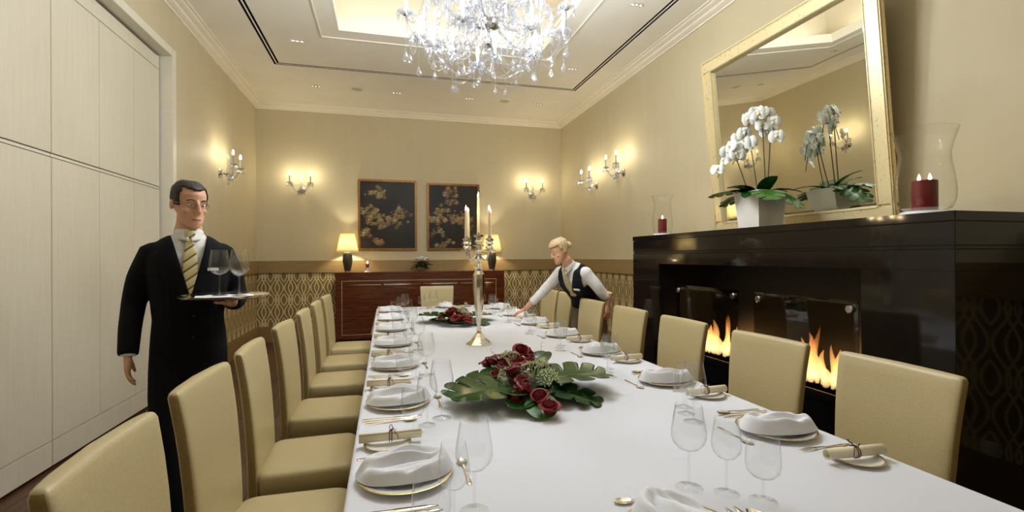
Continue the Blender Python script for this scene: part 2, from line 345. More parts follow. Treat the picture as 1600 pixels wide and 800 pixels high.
# ------------------------------------------------------------ the room
def room():
    struct('floor', MB().box(XP-.2, XR, YN, YB, -.08, -.012), M['slot'])
    fl = bpy.data.objects['floor']
    x = XP-.04; k = 0; pm = {}
    while x < XR-.01:
        w = min(.14, XR-x); y = YN-random.random()*1.6
        while y < YB:
            l = 1.9; a, b = max(y, YN), min(y+l, YB)
            if b-a > .05: MBX = MB().box(0, w-.003, 0, b-a-.003, -.012, 0); link('plank', MBX.mesh('plank', M['floor'], False), fl, (x, a, 0))
            y += l
        x += .14
    # walls: painted above the dado, papered below
    wb = struct('wall_back', MB().box(XL-.3, XR+.3, YB, YB+.2, 1.148, ZU+.1), M['wall'])
    MB().box(XL, XR, YB-.004, YB+.1, .0, 1.15).build('wallpaper', M['paper_b'], wb, False)
    wr = struct('wall_right', MB().box(XR, XR+.2, YN-.2, YB+.3, 1.148, ZU+.1), M['wall'])
    MB().box(XR-.004, XR+.1, YN, YB, 0, 1.15).build('wallpaper', M['paper_s'], wr, False)
    wl = struct('wall_left', MB().box(XL-.3, XL, 5.57, YB+.3, 1.148, ZU+.1).box(XL-.3, XL, YN-.2, 5.57, 3.5, ZU+.1).box(XL-.3, XL, YN-.2, .5, 1.148, 3.5), M['wall'])
    MB().box(XL-.1, XL+.004, 5.57, YB, 0, 1.15).box(XL-.1, XL+.004, YN, .5, 0, 1.15).build('wallpaper', M['paper_s'], wl, False)
    wn = struct('wall_near', MB().box(XL-.3, XR+.3, YN-.2, YN, 1.148, ZU+.1), M['wall'])
    MB().box(XL, XR, YN-.1, YN+.004, 0, 1.15).build('wallpaper', M['paper_b'], wn, False)
    # dado rails: broad flat band with a moulded lower lip
    def rail(n, a, b, axis, s, at):
        m = MB()
        for t, z0, z1 in ((.022, 1.205, 1.352), (.03, 1.148, 1.2), (.026, 1.192, 1.208)):
            if axis == 'x': m.box(a, b, at, at+s*t, z0, z1)
            else: m.box(at, at+s*t, a, b, z0, z1)
        struct(n, m, M['dado'])
        m = MB()
        for t, z0, z1 in ((.02, 0, .24), (.012, .24, .262)):
            if axis == 'x': m.box(a, b, at, at+s*t, z0, z1)
            else: m.box(at, at+s*t, a, b, z0, z1)
        return m
    struct('baseboard_back', rail('trim_1', XL, XR, 'x', -1, YB-.004), M['base'])
    struct('baseboard_left', rail('trim_2', 5.57, YB-.03, 'y', 1, XL+.004), M['base'])
    struct('baseboard_right', rail('trim_3', 4.8, YB-.03, 'y', -1, XR-.004), M['base'])
    struct('baseboard_right_near', rail('trim_4', YN, 1.66, 'y', -1, XR-.004), M['base'])
    struct('baseboard_near', rail('trim_5', XL+.03, XR-.03, 'x', 1, YN+.004), M['base'])
    # ceiling with shadow-gap slots and cove opening
    c = MB(); g = .026
    sx0, sx1, sy0, sy1 = -1.37, 2.82, .0, 6.85
    def ring(x0, x1, y0, y1, X0, X1, Y0, Y1, z0, z1, m=c):
        m.box(X0, X1, Y0, y0, z0, z1).box(X0, X1, y1, Y1, z0, z1).box(X0, x0, y0, y1, z0, z1).box(x1, X1, y0, y1, z0, z1)
    ring(sx0-g, sx1+g, sy0-g, sy1+g, XL-.3, XR+.3, YN-.2, YB+.3, ZC, ZC+.06)
    ring(OX0-.015, OX1+.015, OY0-.015, OY1+.015, sx0+.042, sx1-.042, sy0+.042, sy1-.042, ZC, ZC+.06)
    ce = struct('ceiling', c, M['ceiling'])
    m = MB(); ring(sx0+.005, sx1-.005, sy0+.005, sy1-.005, sx0+.012, sx1-.012, sy0+.012, sy1-.012, ZC, ZC+.03, m)
    m = MB(); ring(sx0+.016, sx1-.016, sy0+.016, sy1-.016, sx0, sx1, sy0, sy1, ZC-.001, ZC+.03, m); m.build('slot_bar', M['ceiling'], ce, False)
    m = MB(); ring(sx0+.05, sx1-.05, sy0+.05, sy1-.05, sx0-.05, sx1+.05, sy0-.05, sy1+.05, ZC+.061, ZC+.07, m); m.build('slot_backing', M['slot'], ce, False); m = MB()
    for o in (-g, -.002, .016, .040): ring(sx0+o+.002, sx1-o-.002, sy0+o+.002, sy1-o-.002, sx0+o, sx1-o, sy0+o, sy1-o, ZC+.001, ZC+.0605, m)
    m.build('slot_shade', M['slot'], ce, False)  # dark strips added on the slot sides, shade put in as colour
    m = MB(); ring(OX0, OX1, OY0, OY1, OX0-.02, OX1+.02, OY0-.02, OY1+.02, ZC-.002, ZC+.12, m); m.build('cove_lip', M['ceiling'], ce, False)
    m = MB(); e = .28
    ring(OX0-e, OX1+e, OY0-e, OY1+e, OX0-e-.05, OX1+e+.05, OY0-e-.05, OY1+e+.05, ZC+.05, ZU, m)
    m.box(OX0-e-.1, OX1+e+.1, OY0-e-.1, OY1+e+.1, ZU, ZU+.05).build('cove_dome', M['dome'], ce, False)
    m = MB(); e = .2; ring(OX0-e, OX1+e, OY0-e, OY1+e, OX0-e-.012, OX1+e+.012, OY0-e-.012, OY1+e+.012, ZC-.012, ZC+.01, m)
    m.build('cove_bead', M['cornice'], ce, False)
    # outer shell closing the void above the ceiling
    struct('ceiling_slab', MB().box(XL-.3, XR+.3, YN-.2, YB+.3, ZU+.1, ZU+.2), M['ceiling'])
    # stepped cornice mouldings
    prof = [(0, -.075), (.02, -.075), (.022, -.062), (.05, -.055), (.075, -.045), (.085, -.03), (.10, -.028), (.135, -.02), (.15, -.008), (.175, -.008), (.18, 0), (0, 0)]
    def corn(n, P0, P1, inw):
        a, b = Vector(P0), Vector(P1); d = (b-a).normalized(); iw = Vector(inw); rr = []
        for e, p in ((1, a), (-1, b)):
            rr.append([p+iw*o+d*(e*o)+Vector((0, 0, ZC+z)) for o, z in prof])
        struct(n, MB().rings(rr), M['cornice'])
    corn('trim_6', (XL, YB, 0), (XR, YB, 0), (0, -1, 0)); corn('trim_7', (XL, YN, 0), (XL, YB, 0), (1, 0, 0))
    corn('trim_8', (XR, YN, 0), (XR, YB, 0), (-1, 0, 0)); corn('trim_9', (XL, YN, 0), (XR, YN, 0), (0, 1, 0))
    # sliding panel wall on the left: leaves with separate panels, white casing around
    struct('trim_10', MB().box(XL-.16, XL+.012, 5.485, 5.57, 0, 3.5, .004).box(XL-.16, XL+.012, .5, 5.485, 3.42, 3.5, .004).box(XL-.16, XL+.012, .5, .58, 0, 3.42, .004), M['trim'])
    struct('wall_left_recess', MB().box(XP-.2, XP-.06, .5, 5.57, 0, 3.5), M['slot'])
    seams = [5.47, 4.975, 4.44, 3.882]
    for k in range(3):
        y1 = 5.47-k*1.588; d = empty('door_%d' % (k+1), (0, 0, 0)); d['kind'] = 'structure'
        ys = [y1-(5.47-s) for s in seams]; y0 = ys[3]
        MB().box(XP-.05, XP-.012, y0+.004, y1-.001, .02, 3.4).build('core', M['slot'], d, False)
        for j in range(3):
            a, b = ys[j+1]+.0015, ys[j]-.0015
            if j == 2: a += .002
            for z0, z1 in ((.188, 2.083), (2.112, 3.27)):
                MB().box(XP-.03, XP, a, b, z0+.0015, z1-.0015, .002).build('panel', M['panel'], d, False)
        MB().box(XP-.03, XP, y0+.0035, y1-.0015, .02, .185, .002).build('bottom_rail', M['panel'], d, False)
        MB().box(XP-.03, XP, y0+.0035, y1-.0015, 3.273, 3.4, .002).build('top_rail', M['panel'], d, False)
        MB().box(XP-.03, XP-.006, y0+.0035, y1-.0015, 2.088, 2.108, .001).build('grip_rail', M['trim'], d, False)
    # socket on the wallpapered wall beside the fireplace
    so = empty('wall_socket', (XR-.004, 1.43, .30), 0, 'wall socket low on the wallpaper beside the fireplace', 'socket')
    MB().box(-.012, 0, -.042, .042, -.042, .042, .004).build('plate', M['white'], so); 
    o = len(MB().v); m = MB().lathe([(.026, 0), (.026, .006), (.02, .006), (.019, .001)], 20); m.xf(Matrix.Translation((-.012, 0, 0)) @ Matrix.Rotation(-pi/2, 4, 'Y')).build('insert', M['white'], so)
room()
def ceiling_fixtures():
    p = empty('downlight', (0, 0, 0), 0, '', 'downlight')
    MB().box(-.075, .075, -.028, .028, -.004, .0, .002).build('trim_plate', M['trim'], p)
    for i in (-1, 0, 1):
        h = MB().lathe([(.022, -.004), (.024, -.012), (.019, -.012), (.016, -.004)], 14, (i*.046, 0, 0)).build('spot_ring', M['chrome'], p)
        MB().lathe([(.0001, -.006), (.016, -.006)], 14, (i*.046, 0, 0), False).build('lens', M['lens'], h)
    vis = {(-.98, 6.06): 'row of three small ceiling spots nearest the sliding panel corner, inside the dark ceiling line',
           (-.98, 7.6): 'leftmost three-spot downlight in the ceiling row above the paintings', (.19, 7.6): 'second three-spot downlight from left in ceiling row above the paintings',
           (1.32, 7.6): 'third three-spot downlight from left in ceiling row above the paintings', (2.48, 7.6): 'rightmost three-spot downlight in the ceiling row above the paintings',
           (2.47, 6.06): 'small three-spot downlight just right of the chandelier near the ceiling line corner', (2.47, 4.35): 'large bright downlight at the top edge above the mirror',
           (-.98, 4.35): 'three-spot downlight above the serving man', (-.98, 2.65): 'three-spot downlight above the near left chairs', (2.47, 2.65): 'three-spot downlight in front of the mirror'}
    L = [q for q in SPOTS if q in vis]
    for o, (x, y) in zip(copies(p, len(L)), L):
        o.location = (x, y, ZC); o['label'] = vis[(x, y)]; o['group'] = 'ceiling downlights'
    for x, lb in ((-.4, 'round flush ceiling speaker left of the chandelier'), (1.9, 'round flush ceiling speaker right of the chandelier')):
        s = empty('ceiling_speaker', (x, 7.59, ZC), 0, lb, 'speaker', 'ceiling speakers')
        MB().lathe([(.085, 0), (.085, -.006), (.078, -.008), (.078, 0)], 28).build('rim', M['trim'], s); MB().lathe([(.078, 0), (.077, -.004), (.0001, -.005)], 28).build('grille', M['grille'], s)
ceiling_fixtures()

# ------------------------------------------------------------ fireplace and what stands on it
XM, ZM, FY0, FY1 = 2.65, 1.612, 1.676, 4.78
def fireplace():
    f = empty('fireplace', (3.0, 3.2, 0), 0, 'long black lacquered fireplace with two glass fire screens', 'fireplace')
    f.location = (0, 0, 0)
    b = XR-.008; oy0, oy1, oz0, oz1 = 2.155, 4.262, .47, 1.32; g = .006
    def q(n, m, mat): return m.build(n, M[mat], f)
    q('mantel_shelf', MB().box(XM, b, FY0, FY1, 1.566, ZM, .003), 'mantel')
    q('frieze', MB().box(XM+.004, b, FY0+.004, FY1-.004, 1.447, 1.560, .002), 'mantel')
    q('groove', MB().box(XM+.014, b, FY0+.014, FY1-.014, 1.41, 1.6), 'black')
    q('fascia_strip', MB().box(XM+.004, b, FY0+.004, FY1-.004, 1.428, 1.441, .002), 'mantel')
    q('lintel', MB().box(XM+.004, b, FY0+.004, FY1-.004, oz1, 1.422, .002), 'mantel')
    q('side_panel', MB().box(XM+.004, b, FY0+.004, oy0, 0, oz1-.001, .002), 'mantel')
    q('side_panel', MB().box(XM+.004, b, oy1, FY1-.004, 0, oz1-.001, .002), 'mantel')
    q('plinth', MB().box(XM+.004, b, oy0+.001, oy1-.001, 0, oz0, .002), 'blackg')
    q('firebox', MB().box(3.14, 3.16, oy0, oy1, oz0, oz1), 'black')
    q('hearth', MB().box(XM+.01, 3.15, oy0+.002, oy1-.002, oz0, oz0+.012, .002), 'hearth')
    for k, (y0, y1, yc, L) in enumerate(((3.30, 4.15, 3.70, .30), (2.27, 3.12, 2.70, .30))):
        s = q('glass_screen', MB().box(2.775, 2.783, y0, y1, .50, 1.118, .001), 'screen')
        for y in (y0+.05, y1-.05):
            m = MB().lathe([(.024, -.012), (.026, -.006), (.026, .012), (.022, .016), (.0001, .016)], 18); m.xf(Matrix.Translation((2.774, y, 1.065)) @ Matrix.Rotation(-pi/2, 4, 'Y')); m.build('standoff', M['chrome'], s)
        bn = q('burner', MB().box(2.86, 3.02, yc-.28, yc+.28, oz0+.012, oz0+.028, .003), 'hearth')
        fo = empty('flames', (2.94, yc, oz0+.03)); fo.parent = f
        random.seed(20+k); m = MB()
        for i in range(26):
            y = random.uniform(-.24, .24); x = random.uniform(-.04, .04); h = random.uniform(.14, .42)*(1-.6*abs(y)/.4); r = random.uniform(.014, .036)
            ph, am = random.random()*6, random.uniform(.02, .06); n = 12
            pts = [(x+am*.4*sin(ph+5*t/n), y+am*sin(ph+4.2*t/n)*(t/n)+.0, h*t/n) for t in range(n+1)]
            m.tube(pts, [r*max(.03, sin(pi*(.14+.86*t/n))**.8) for t in range(n+1)], 8)
        fl = m.build('flame', M['fire'], fo); fl['kind'] = 'stuff'
    for o in [o for o in C.objects if o.name.startswith('flames')]:
        for ch in [c for c in C.objects if c.parent == o]: ch.parent = f; ch.location = o.location
        bpy.data.objects.remove(o)
fireplace()
def flame_part(parent, z, h=.035, r=.006, light_p=P_CANDLE, world=None):
    MB().tube([(0, 0, z-.012), (0, 0, z+.004)], .0012, 6).build('wick', M['black'], parent)
    MB().lathe([(.0005, 0), (r*.8, h*.15), (r, h*.32), (r*.7, h*.62), (r*.25, h*.88), (.0003, h)], 12, (0, 0, z)).build('flame', M['flame'], parent)
    if light_p: light('candle_lamp', 'POINT', (0, 0, z+h*.4), light_p, WARM, .004, parent=parent)
def hurricanes():
    def hur(x, y, z, rb, rw, rr, H, lb):
        g = empty('hurricane_vase', (x, y, z), 0, lb, 'vase', 'hurricane vases on the mantel')
        MB().lathe([(rb, 0), (rb*1.02, .008), (rb*.9, .022), (rb*.6, .026)], 32).build('foot', M['china'], g)
        pr = [(rb*.72, .026), (rw*.86, .04), (rw*.98, .09), (rw, .14), (rw*.93, .22), (rw*.84, .29), (rw*.82, .34), (rw*.92, .40), (rr, H)]
        pr = [(r, .026+(zz-.026)*(H-.026)/(H-.026)) for r, zz in pr]
        MB().lathe([(.0001, .026)]+pr+[(rr*1.004, H), (rr*.985, H-.002)], 40, cap=False).build('glass', M['rimglass'], g)
    hur(2.86, 1.955, ZM, .115, .136, .146, .47, 'large clear hurricane vase at near end of mantel, right of mirror')
    hur(2.86, 4.52, ZM, .095, .105, .112, .43, 'clear hurricane vase at far end of mantel, left of mirror')
    for x, y, r, h, fl, lb in ((2.86, 1.955, .058, .165, ((-.016, .016), (.018, -.016)), 'wide burgundy pillar candle in the near hurricane vase'), (2.86, 4.52, .045, .155, ((0, 0),), 'burgundy pillar candle in far hurricane vase left of mirror')):
        c = empty('pillar_candle', (x, y, ZM+.027), 0, lb, 'candle', 'burgundy mantel candles')
        MB().lathe([(r, 0), (r, h-.004), (r-.004, h), (r*.6, h-.006), (.0001, h-.008)], 32).build('wax', M['redwax'], c)
        for dx, dy in fl:
            MB().tube([(dx, dy, h-.012), (dx, dy, h+.004)], .0015, 6).build('wick', M['black'], c)
            MB().lathe([(.0005, 0), (.006, .006), (.0075, .012), (.005, .024), (.0003, .038)], 12, (dx, dy, h)).build('flame', M['flame'], c)
        light('candle_lamp', 'POINT', (fl[0][0], fl[0][1], h+.014), P_CANDLE, WARM, .005, parent=c)
hurricanes()
def mirror():
    W, H, fw, d = 1.752, 1.70, .115, .05
    g = empty('wall_mirror', (XR-.062, 3.233, ZM+.001), 0, 'tall gold-leaf framed mirror tilted forward above the fireplace', 'mirror')
    # local: u along +Y (width), v up, w towards the room (-X); whole thing tips forward
    mt = Matrix.Rotation(-R(5.2), 4, 'Y')
    def rbox(n, y0, y1, z0, z1, w0, w1, mat, b=.006, par=None): return MB().box(-w1, -w0, y0, y1, z0, z1, b).xf(mt).build(n, M[mat], par or g)
    for n, y0, y1, z0, z1 in (('frame_rail', -W/2, W/2, 0, fw), ('frame_rail', -W/2, W/2, H-fw, H), ('frame_stile', -W/2, -W/2+fw, fw, H-fw), ('frame_stile', W/2-fw, W/2, fw, H-fw)):
        p = rbox(n, y0, y1, z0, z1, 0, d, 'goldleaf', .012)
        vert = n == 'frame_stile'; e = .022
        if vert:
            a = (y0 if y0 < 0 else y1-e); rbox('outer_bead', a, a+e, z0-fw+.01, z1+fw-.01, d-.01, d+.012, 'goldleaf', .008, p)
            a = (y1-.014 if y0 < 0 else y0); rbox('inner_bead', a, a+.014, z0, z1, d-.02, d+.006, 'goldleaf', .005, p)
        else:
            a = z0 if z0 == 0 else z1-e; rbox('outer_bead', y0, y1, a, a+e, d-.01, d+.012, 'goldleaf', .008, p)
            a = (z1-.014 if z0 == 0 else z0); rbox('inner_bead', y0+fw, y1-fw, a, a+.014, d-.02, d+.006, 'goldleaf', .005, p)
    rbox('backing', -W/2+.03, W/2-.03, .03, H-.03, .002, .012, 'black', 0)
    # bevelled glass
    y0, y1, z0, z1, bv = -W/2+fw-.01, W/2-fw+.01, fw-.01, H-fw+.01, .035
    m = MB(); o = [(-.016, y0, z0), (-.016, y1, z0), (-.016, y1, z1), (-.016, y0, z1)]; i = [(-.0205, y0+bv, z0+bv), (-.0205, y1-bv, z0+bv), (-.0205, y1-bv, z1-bv), (-.0205, y0+bv, z1-bv)]
    m.add(o+i, [(4, 5, 6, 7), (0, 1, 5, 4), (1, 2, 6, 5), (2, 3, 7, 6), (3, 0, 4, 7), (0, 3, 2, 1)]).xf(mt).build('mirror_glass', M['mirror'], g, False)
mirror()
def leaf_mesh(L, Wd, mat, cuts=5, seed=0, droop=.3, slit=.38, curl=.15):
    rnd = random.Random(seed); m = MB(); m.weld = True; N = cuts+1
    def width(t): return Wd*.5*max(.02, sin(pi*min(1, t*.84+.16)))**.7
    for sd in (-1, 1):
        def pos(t, s):
            t = max(0, min(1, t)); w = width(t); x = sd*w*s; y = t*L*.93+w*s*(.10+.65*t)-w*s*s*.38*(1-t)
            z = -droop*L*(y/L)**2+curl*abs(x)-.8*droop*x*x/max(.05, Wd)
            return (x, y, z)
        for k in range(N):
            t0, t1 = k/N, (k+1)/N; tc, hw = (t0+t1)/2, (t1-t0)/2; e = 1.0
            if cuts:
                sh = lambda s: 1 if s < slit else (1-.26*((s-slit)/(1-slit))**.8)*sqrt(max(.03, 1-max(0, (s-.86)/.15)**2))
            else: sh = lambda s: 1.0
            m.grid(lambda a, s: pos(tc+(a*2-1)*hw*sh(s), s*e), 6 if cuts else 26, 14)
    return m
def orchid():
    o = empty('orchid_planter', (2.845, 3.13, ZM), 0, 'white square planter of white orchids in front of the mirror', 'plant')
    a, b, h = .108, .132, .285
    def sq(s, z): return [(-s, -s, z), (s, -s, z), (s, s, z), (-s, s, z)]
    MB().rings([sq(a, 0), sq(b, h), sq(b-.012, h), sq(b-.016, h-.04)]).build('pot', M['planter'], o, True, 30)
    MB().lathe([(.12, h-.03), (.08, h-.012), (.0001, h-.005)], 16).build('moss', M['soil'], o)
    rnd = random.Random(5)
    flower = MB()
    for k in range(5):
        an = [90, 205, 335, 270, 0][k] if k < 3 else (0 if k == 3 else 180); rr = .036 if k < 3 else .042; wd = .020 if k < 3 else .036
        q = len(flower.v)
        flower.grid(lambda s, t: ((s-.5)*2*wd*sqrt(max(0, sin(pi*min(.97, t*.9+.08)))), rr*t, .012*sin(pi*t)-.02*(s-.5)**2*4*.3), 4, 5)
        flower.xf(Matrix.Rotation(R(an-90), 4, 'Z'), q)
    flower.ball((0, 0, .008), .010, 8, 5, (1, 1.1, .9)); fm = flower.mesh('flower', M['petal'])
    lip = MB().ball((0, -.006, .014), .008, 8, 5, (.8, 1.2, .8)).mesh('lip', plain('orchid_lip', srgb(226, 206, 120), .5))
    lm = leaf_mesh(.22, .12, M['leaf2'], 0, 1, .5, .4, .3).mesh('leaf', M['leaf']); lm2 = leaf_mesh(.27, .24, M['leaf'], 4, 4, .55).mesh('leaf', M['leaf2'])
    stems = [((-.02, .085), (-.06, .13), .70-.31, -.24), ((0, .02), (.0, .10), .80-.31, -.18), ((.0, -.06), (-.03, -.02), .95-.31, -.10), ((.02, -.05), (.03, -.05), .90-.31, -.06)]
    for (x0, y0), (dx, dy), hh, arch in stems:
        pts = []; n = 12
        for t in range(n+1):
            s = t/n; pts.append((x0+dx*s-.02*s*s, y0+dy*.7*s, h-.03+hh*s))
        MB().tube(pts, .004, 6).build('stem', M['stemdark'], o)
        top = Vector(pts[-1]); spray = [top+Vector((-.02*t, .16*t*(1 if dy > -.03 else -.3), .03*sin(t*2.4)-.22*t*t)) for t in [i/8 for i in range(9)]]
        MB().tube(spray, .003, 6).build('spray', M['stemdark'], o)
        for i in range(10):
            s = i/9*.98; p = top.lerp(Vector(pts[-3]), .9*(1-min(1, s*2.2))) if s < .45 else spray[min(8, int((s-.45)*14))]
            f = link('flower', fm, o); f.location = p+Vector((rnd.uniform(-.035, .01), rnd.uniform(-.035, .035), rnd.uniform(-.03, .03)))
            f.rotation_euler = (R(90+rnd.uniform(-25, 25)), 0, R(-50+rnd.uniform(-55, 40))); f.scale = [1.35]*3
            c = link('lip', lip, f)
    for k, (an, tl, x, y, mm) in enumerate(((20, 12, .02, .08, lm2), (75, 25, -.05, .05, lm), (120, 10, -.06, -.02, lm), (190, -4, .02, -.08, lm2), (215, 20, .04, -.05, lm), (300, 35, .07, 0, lm), (50, 40, 0, .03, lm), (160, 50, 0, -.03, lm), (35, 26, -.06, .07, lm2), (150, 8, -.05, -.09, lm2), (95, 34, -.07, 0, lm))):
        q = link('leaf', mm, o, (x, y, h-.01)); q.rotation_euler = (R(tl), 0, R(an)); solid(q, .0015)
orchid()
# ------------------------------------------------------------ dining table, cloth, chairs
TX0, TX1, TY0, TY1, TZ = -.10, 1.56, .74, 6.38, .75
def table():
    t = empty('dining_table', (.73, 3.56, 0), 0, 'long banquet table under the white tablecloth', 'table')
    MB().box(TX0-.725, TX1-.735, TY0-3.555, TY1-3.565, .70, .742, .004).build('tabletop', M['darkwood'], t)
    for y in (-2.6, -.9, .9, 2.6):
        for x in (-.42, .42): MB().box(x-.03, x+.03, y-.03, y+.03, 0, .70, .004).build('leg', M['darkwood'], t)
    # draped cloth: rounded rectangle perimeter, top sheet plus soft hanging folds
    P = []; st = .035; r = .02
    cor = [(TX0, TY0, 1, 1), (TX1, TY0, -1, 1), (TX1, TY1, -1, -1), (TX0, TY1, 1, -1)]
    def side(a, b, n):
        L = (Vector(b)-Vector(a)).length; k = max(2, int(L/st))
        for i in range(k+1): q = Vector(a).lerp(Vector(b), i/k); P.append((q, Vector(n), i/k, L))
    side((TX0+r, TY0), (TX1-r, TY0), (0, -1)); side((TX1, TY0+r), (TX1, TY1-r), (1, 0)); side((TX1-r, TY1), (TX0+r, TY1), (0, 1)); side((TX0, TY1-r), (TX0, TY0+r), (-1, 0))
    rings = []
    zb = lambda n: .42 if n.x < -.5 else .505
    sc = [(-.008, 0), (.002, -.003), (.007, -.010), (.009, -.022)]
    for o, dz in sc: rings.append([(q.x+n.x*o, q.y+n.y*o, TZ+dz) for q, n, s, L in P])
    for k in range(1, 10):
        f = k/9; ring = []
        for q, n, s, L in P:
            e = min(s, 1-s)*L; cf = math.exp(-(e/.16)**2)            # corner cones flare out
            tang = s*L; w = (.004 if n.x < -.5 else .008)*f*sin(tang*7.3+1.3*sin(tang*2.1))+.003*f*sin(tang*17)*f
            out = .010+w*1.0+f*(.002 if n.x < -.5 else .012)+.07*f*cf
            ring.append((q.x+n.x*out, q.y+n.y*out, TZ-.022-(TZ-.022-zb(n))*f))
        rings.append(ring)
    m = MB().rings(rings, False); n = len(P); m.f.append(tuple(range(n)))
    c = m.build('tablecloth', M['cloth'], None, True, 60); solid(c, .0015, 1)
    tag(c, 'white linen tablecloth over the long banquet table', 'tablecloth')
table()
def chair_proto():
    c = empty('dining_chair', (0, 0, 0), 0, '', 'chair', 'cream leather dining chairs')
    def rr(hw, th, z, yc, bow):
        pts = []
        for i in range(28):
            a = 2*pi*i/28; ca, sa = cos(a), sin(a)
            x = hw*math.copysign(abs(ca)**.28, ca); y = th*math.copysign(abs(sa)**.45, sa)
            pts.append((x, yc+y-bow*(x/hw)**2, z))
        return pts
    yc = lambda z: .212+.065*max(0, (z-.42)/.58)**1.5
    R_ = []
    for z, sh in ((.30, .004), (.305, 0), (.40, 0), (.50, 0), (.60, 0), (.70, 0), (.80, 0), (.88, 0), (.95, 0), (.985, 0), (.995, .004), (1.0, .010), (1.002, .018)):
        hw = .205+.026*max(0, (z-.42)/.58)-sh; R_.append(rr(hw, .027-.006*(z-.4)-sh, z, yc(z), .018*max(0, min(1, (z-.45)/.4))))
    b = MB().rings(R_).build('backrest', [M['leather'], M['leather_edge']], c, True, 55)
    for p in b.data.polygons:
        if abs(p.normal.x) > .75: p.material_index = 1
    # seat: crowned cushion block
    def sq(hx, y0, y1, z, e=.0):
        pts = []; cx = (y0+y1)/2; hy = (y1-y0)/2
        for i in range(32):
            a = 2*pi*i/32; pts.append(((hx-e)*math.copysign(abs(cos(a))**.22, cos(a)), cx+(hy-e)*math.copysign(abs(sin(a))**.22, sin(a)), z))
        return pts
    MB().rings([sq(.205, -.195, .20, .345, .004), sq(.21, -.20, .20, .35), sq(.218, -.204, .20, .42), sq(.22, -.206, .20, .455), sq(.22, -.206, .20, .468, .006), sq(.22, -.206, .20, .476, .018), sq(.22, -.206, .20, .481, .06), sq(.22, -.206, .20, .484, .13)]).build('seat', M['leather'], c, True, 60)
    for x in (-.18, .18):
        for y in (-.17, .205):
            a = .019; s = .024
            MB().rings([[(x-a, y-a, 0), (x+a, y-a, 0), (x+a, y+a, 0), (x-a, y+a, 0)], [(x-s, y-s, .346), (x+s, y-s, .346), (x+s, y+s, .346), (x-s, y+s, .346)]]).build('leg', M['darkwood'], c, False)
    return c
def chairs():
    L = [(1.24, 2), (1.845, -1), (2.46, 2), (3.18, -1), (3.92, 1), (4.62, 1), (5.36, -2)]
    Rr = [(1.36, -3), (1.95, 2), (2.65, 1), (3.32, 2), (4.02, 2), (4.93, -2), (5.36, 2)]
    spots = []
    for i, (y, a) in enumerate(L):
        spots.append((-.345 if i else -.33, y, 90+a, 'cream leather dining chair, %s from the camera along the sliding-panel side of table' % ORD[i] if i else 'cream leather dining chair at bottom left corner, nearest the white sliding panels'))
    Rr[5] = (4.93, -3); Rr[6] = (5.43, 3)
    for i, (y, a) in enumerate(Rr):
        spots.append((1.565 if i < 5 else 1.66, y, -90+a, ['large cream leather dining chair nearest the camera on the fireplace side', 'cream leather dining chair, second from camera on fireplace side, beside the near flames', 'cream leather dining chair, third from camera on fireplace side, beside the far flames', 'cream leather dining chair, fourth from camera on fireplace side, below the serving woman\'s hanging hand', 'cream leather dining chair directly in front of the serving woman', 'cream leather dining chair just beyond the serving woman', 'cream leather dining chair farthest down the fireplace side of table'][i]))
    spots.append((.69, 6.40, 0, 'cream leather dining chair at the far head of the table before the sideboard'))
    for o, (x, y, a, lb) in zip(copies(chair_proto(), len(spots)), spots):
        o.location = (x, y, 0); o.rotation_euler.z = R(a); o['label'] = lb
chairs()

# ------------------------------------------------------------ place settings
def napkin_mesh():
    m = MB(); na, nr = 64, 20
    def top(a, r):                      # a 0..1 around, r 0..1 out
        th = 2*pi*a; rx = .142+.006*sin(3*th+.5); ry = .098+.010*cos(2*th)
        x = rx*r*cos(th); y = ry*r*sin(th)
        an = math.atan2(y, .15-x); fade = min(1, max(0, (.16-x)*8))
        roll = .030*math.exp(-((r-.80)/.17)**2)*(.75+.35*sin(th+.6))          # outer flap rolled round the pocket
        pl = (.020*abs(sin(an*8.5+.5))-.009+.004*sin(an*31))*fade*(1-.45*r)*(1-r**6)       # pleats fanning from the gathered end
        ridge = .022*math.exp(-((y-.012)/.02)**2)*max(0, 1-r)*1.2
        z = .024*(1-r**5)+roll*(1-r**14)+pl+ridge
        return (x, y, max(.0015, z))
    m.grid(top, na, nr)
    m.grid(lambda a, r: (top(a, r)[0], top(a, r)[1], .0), na, 1)
    return m.mesh('napkin', M['napkin'], True, 80)
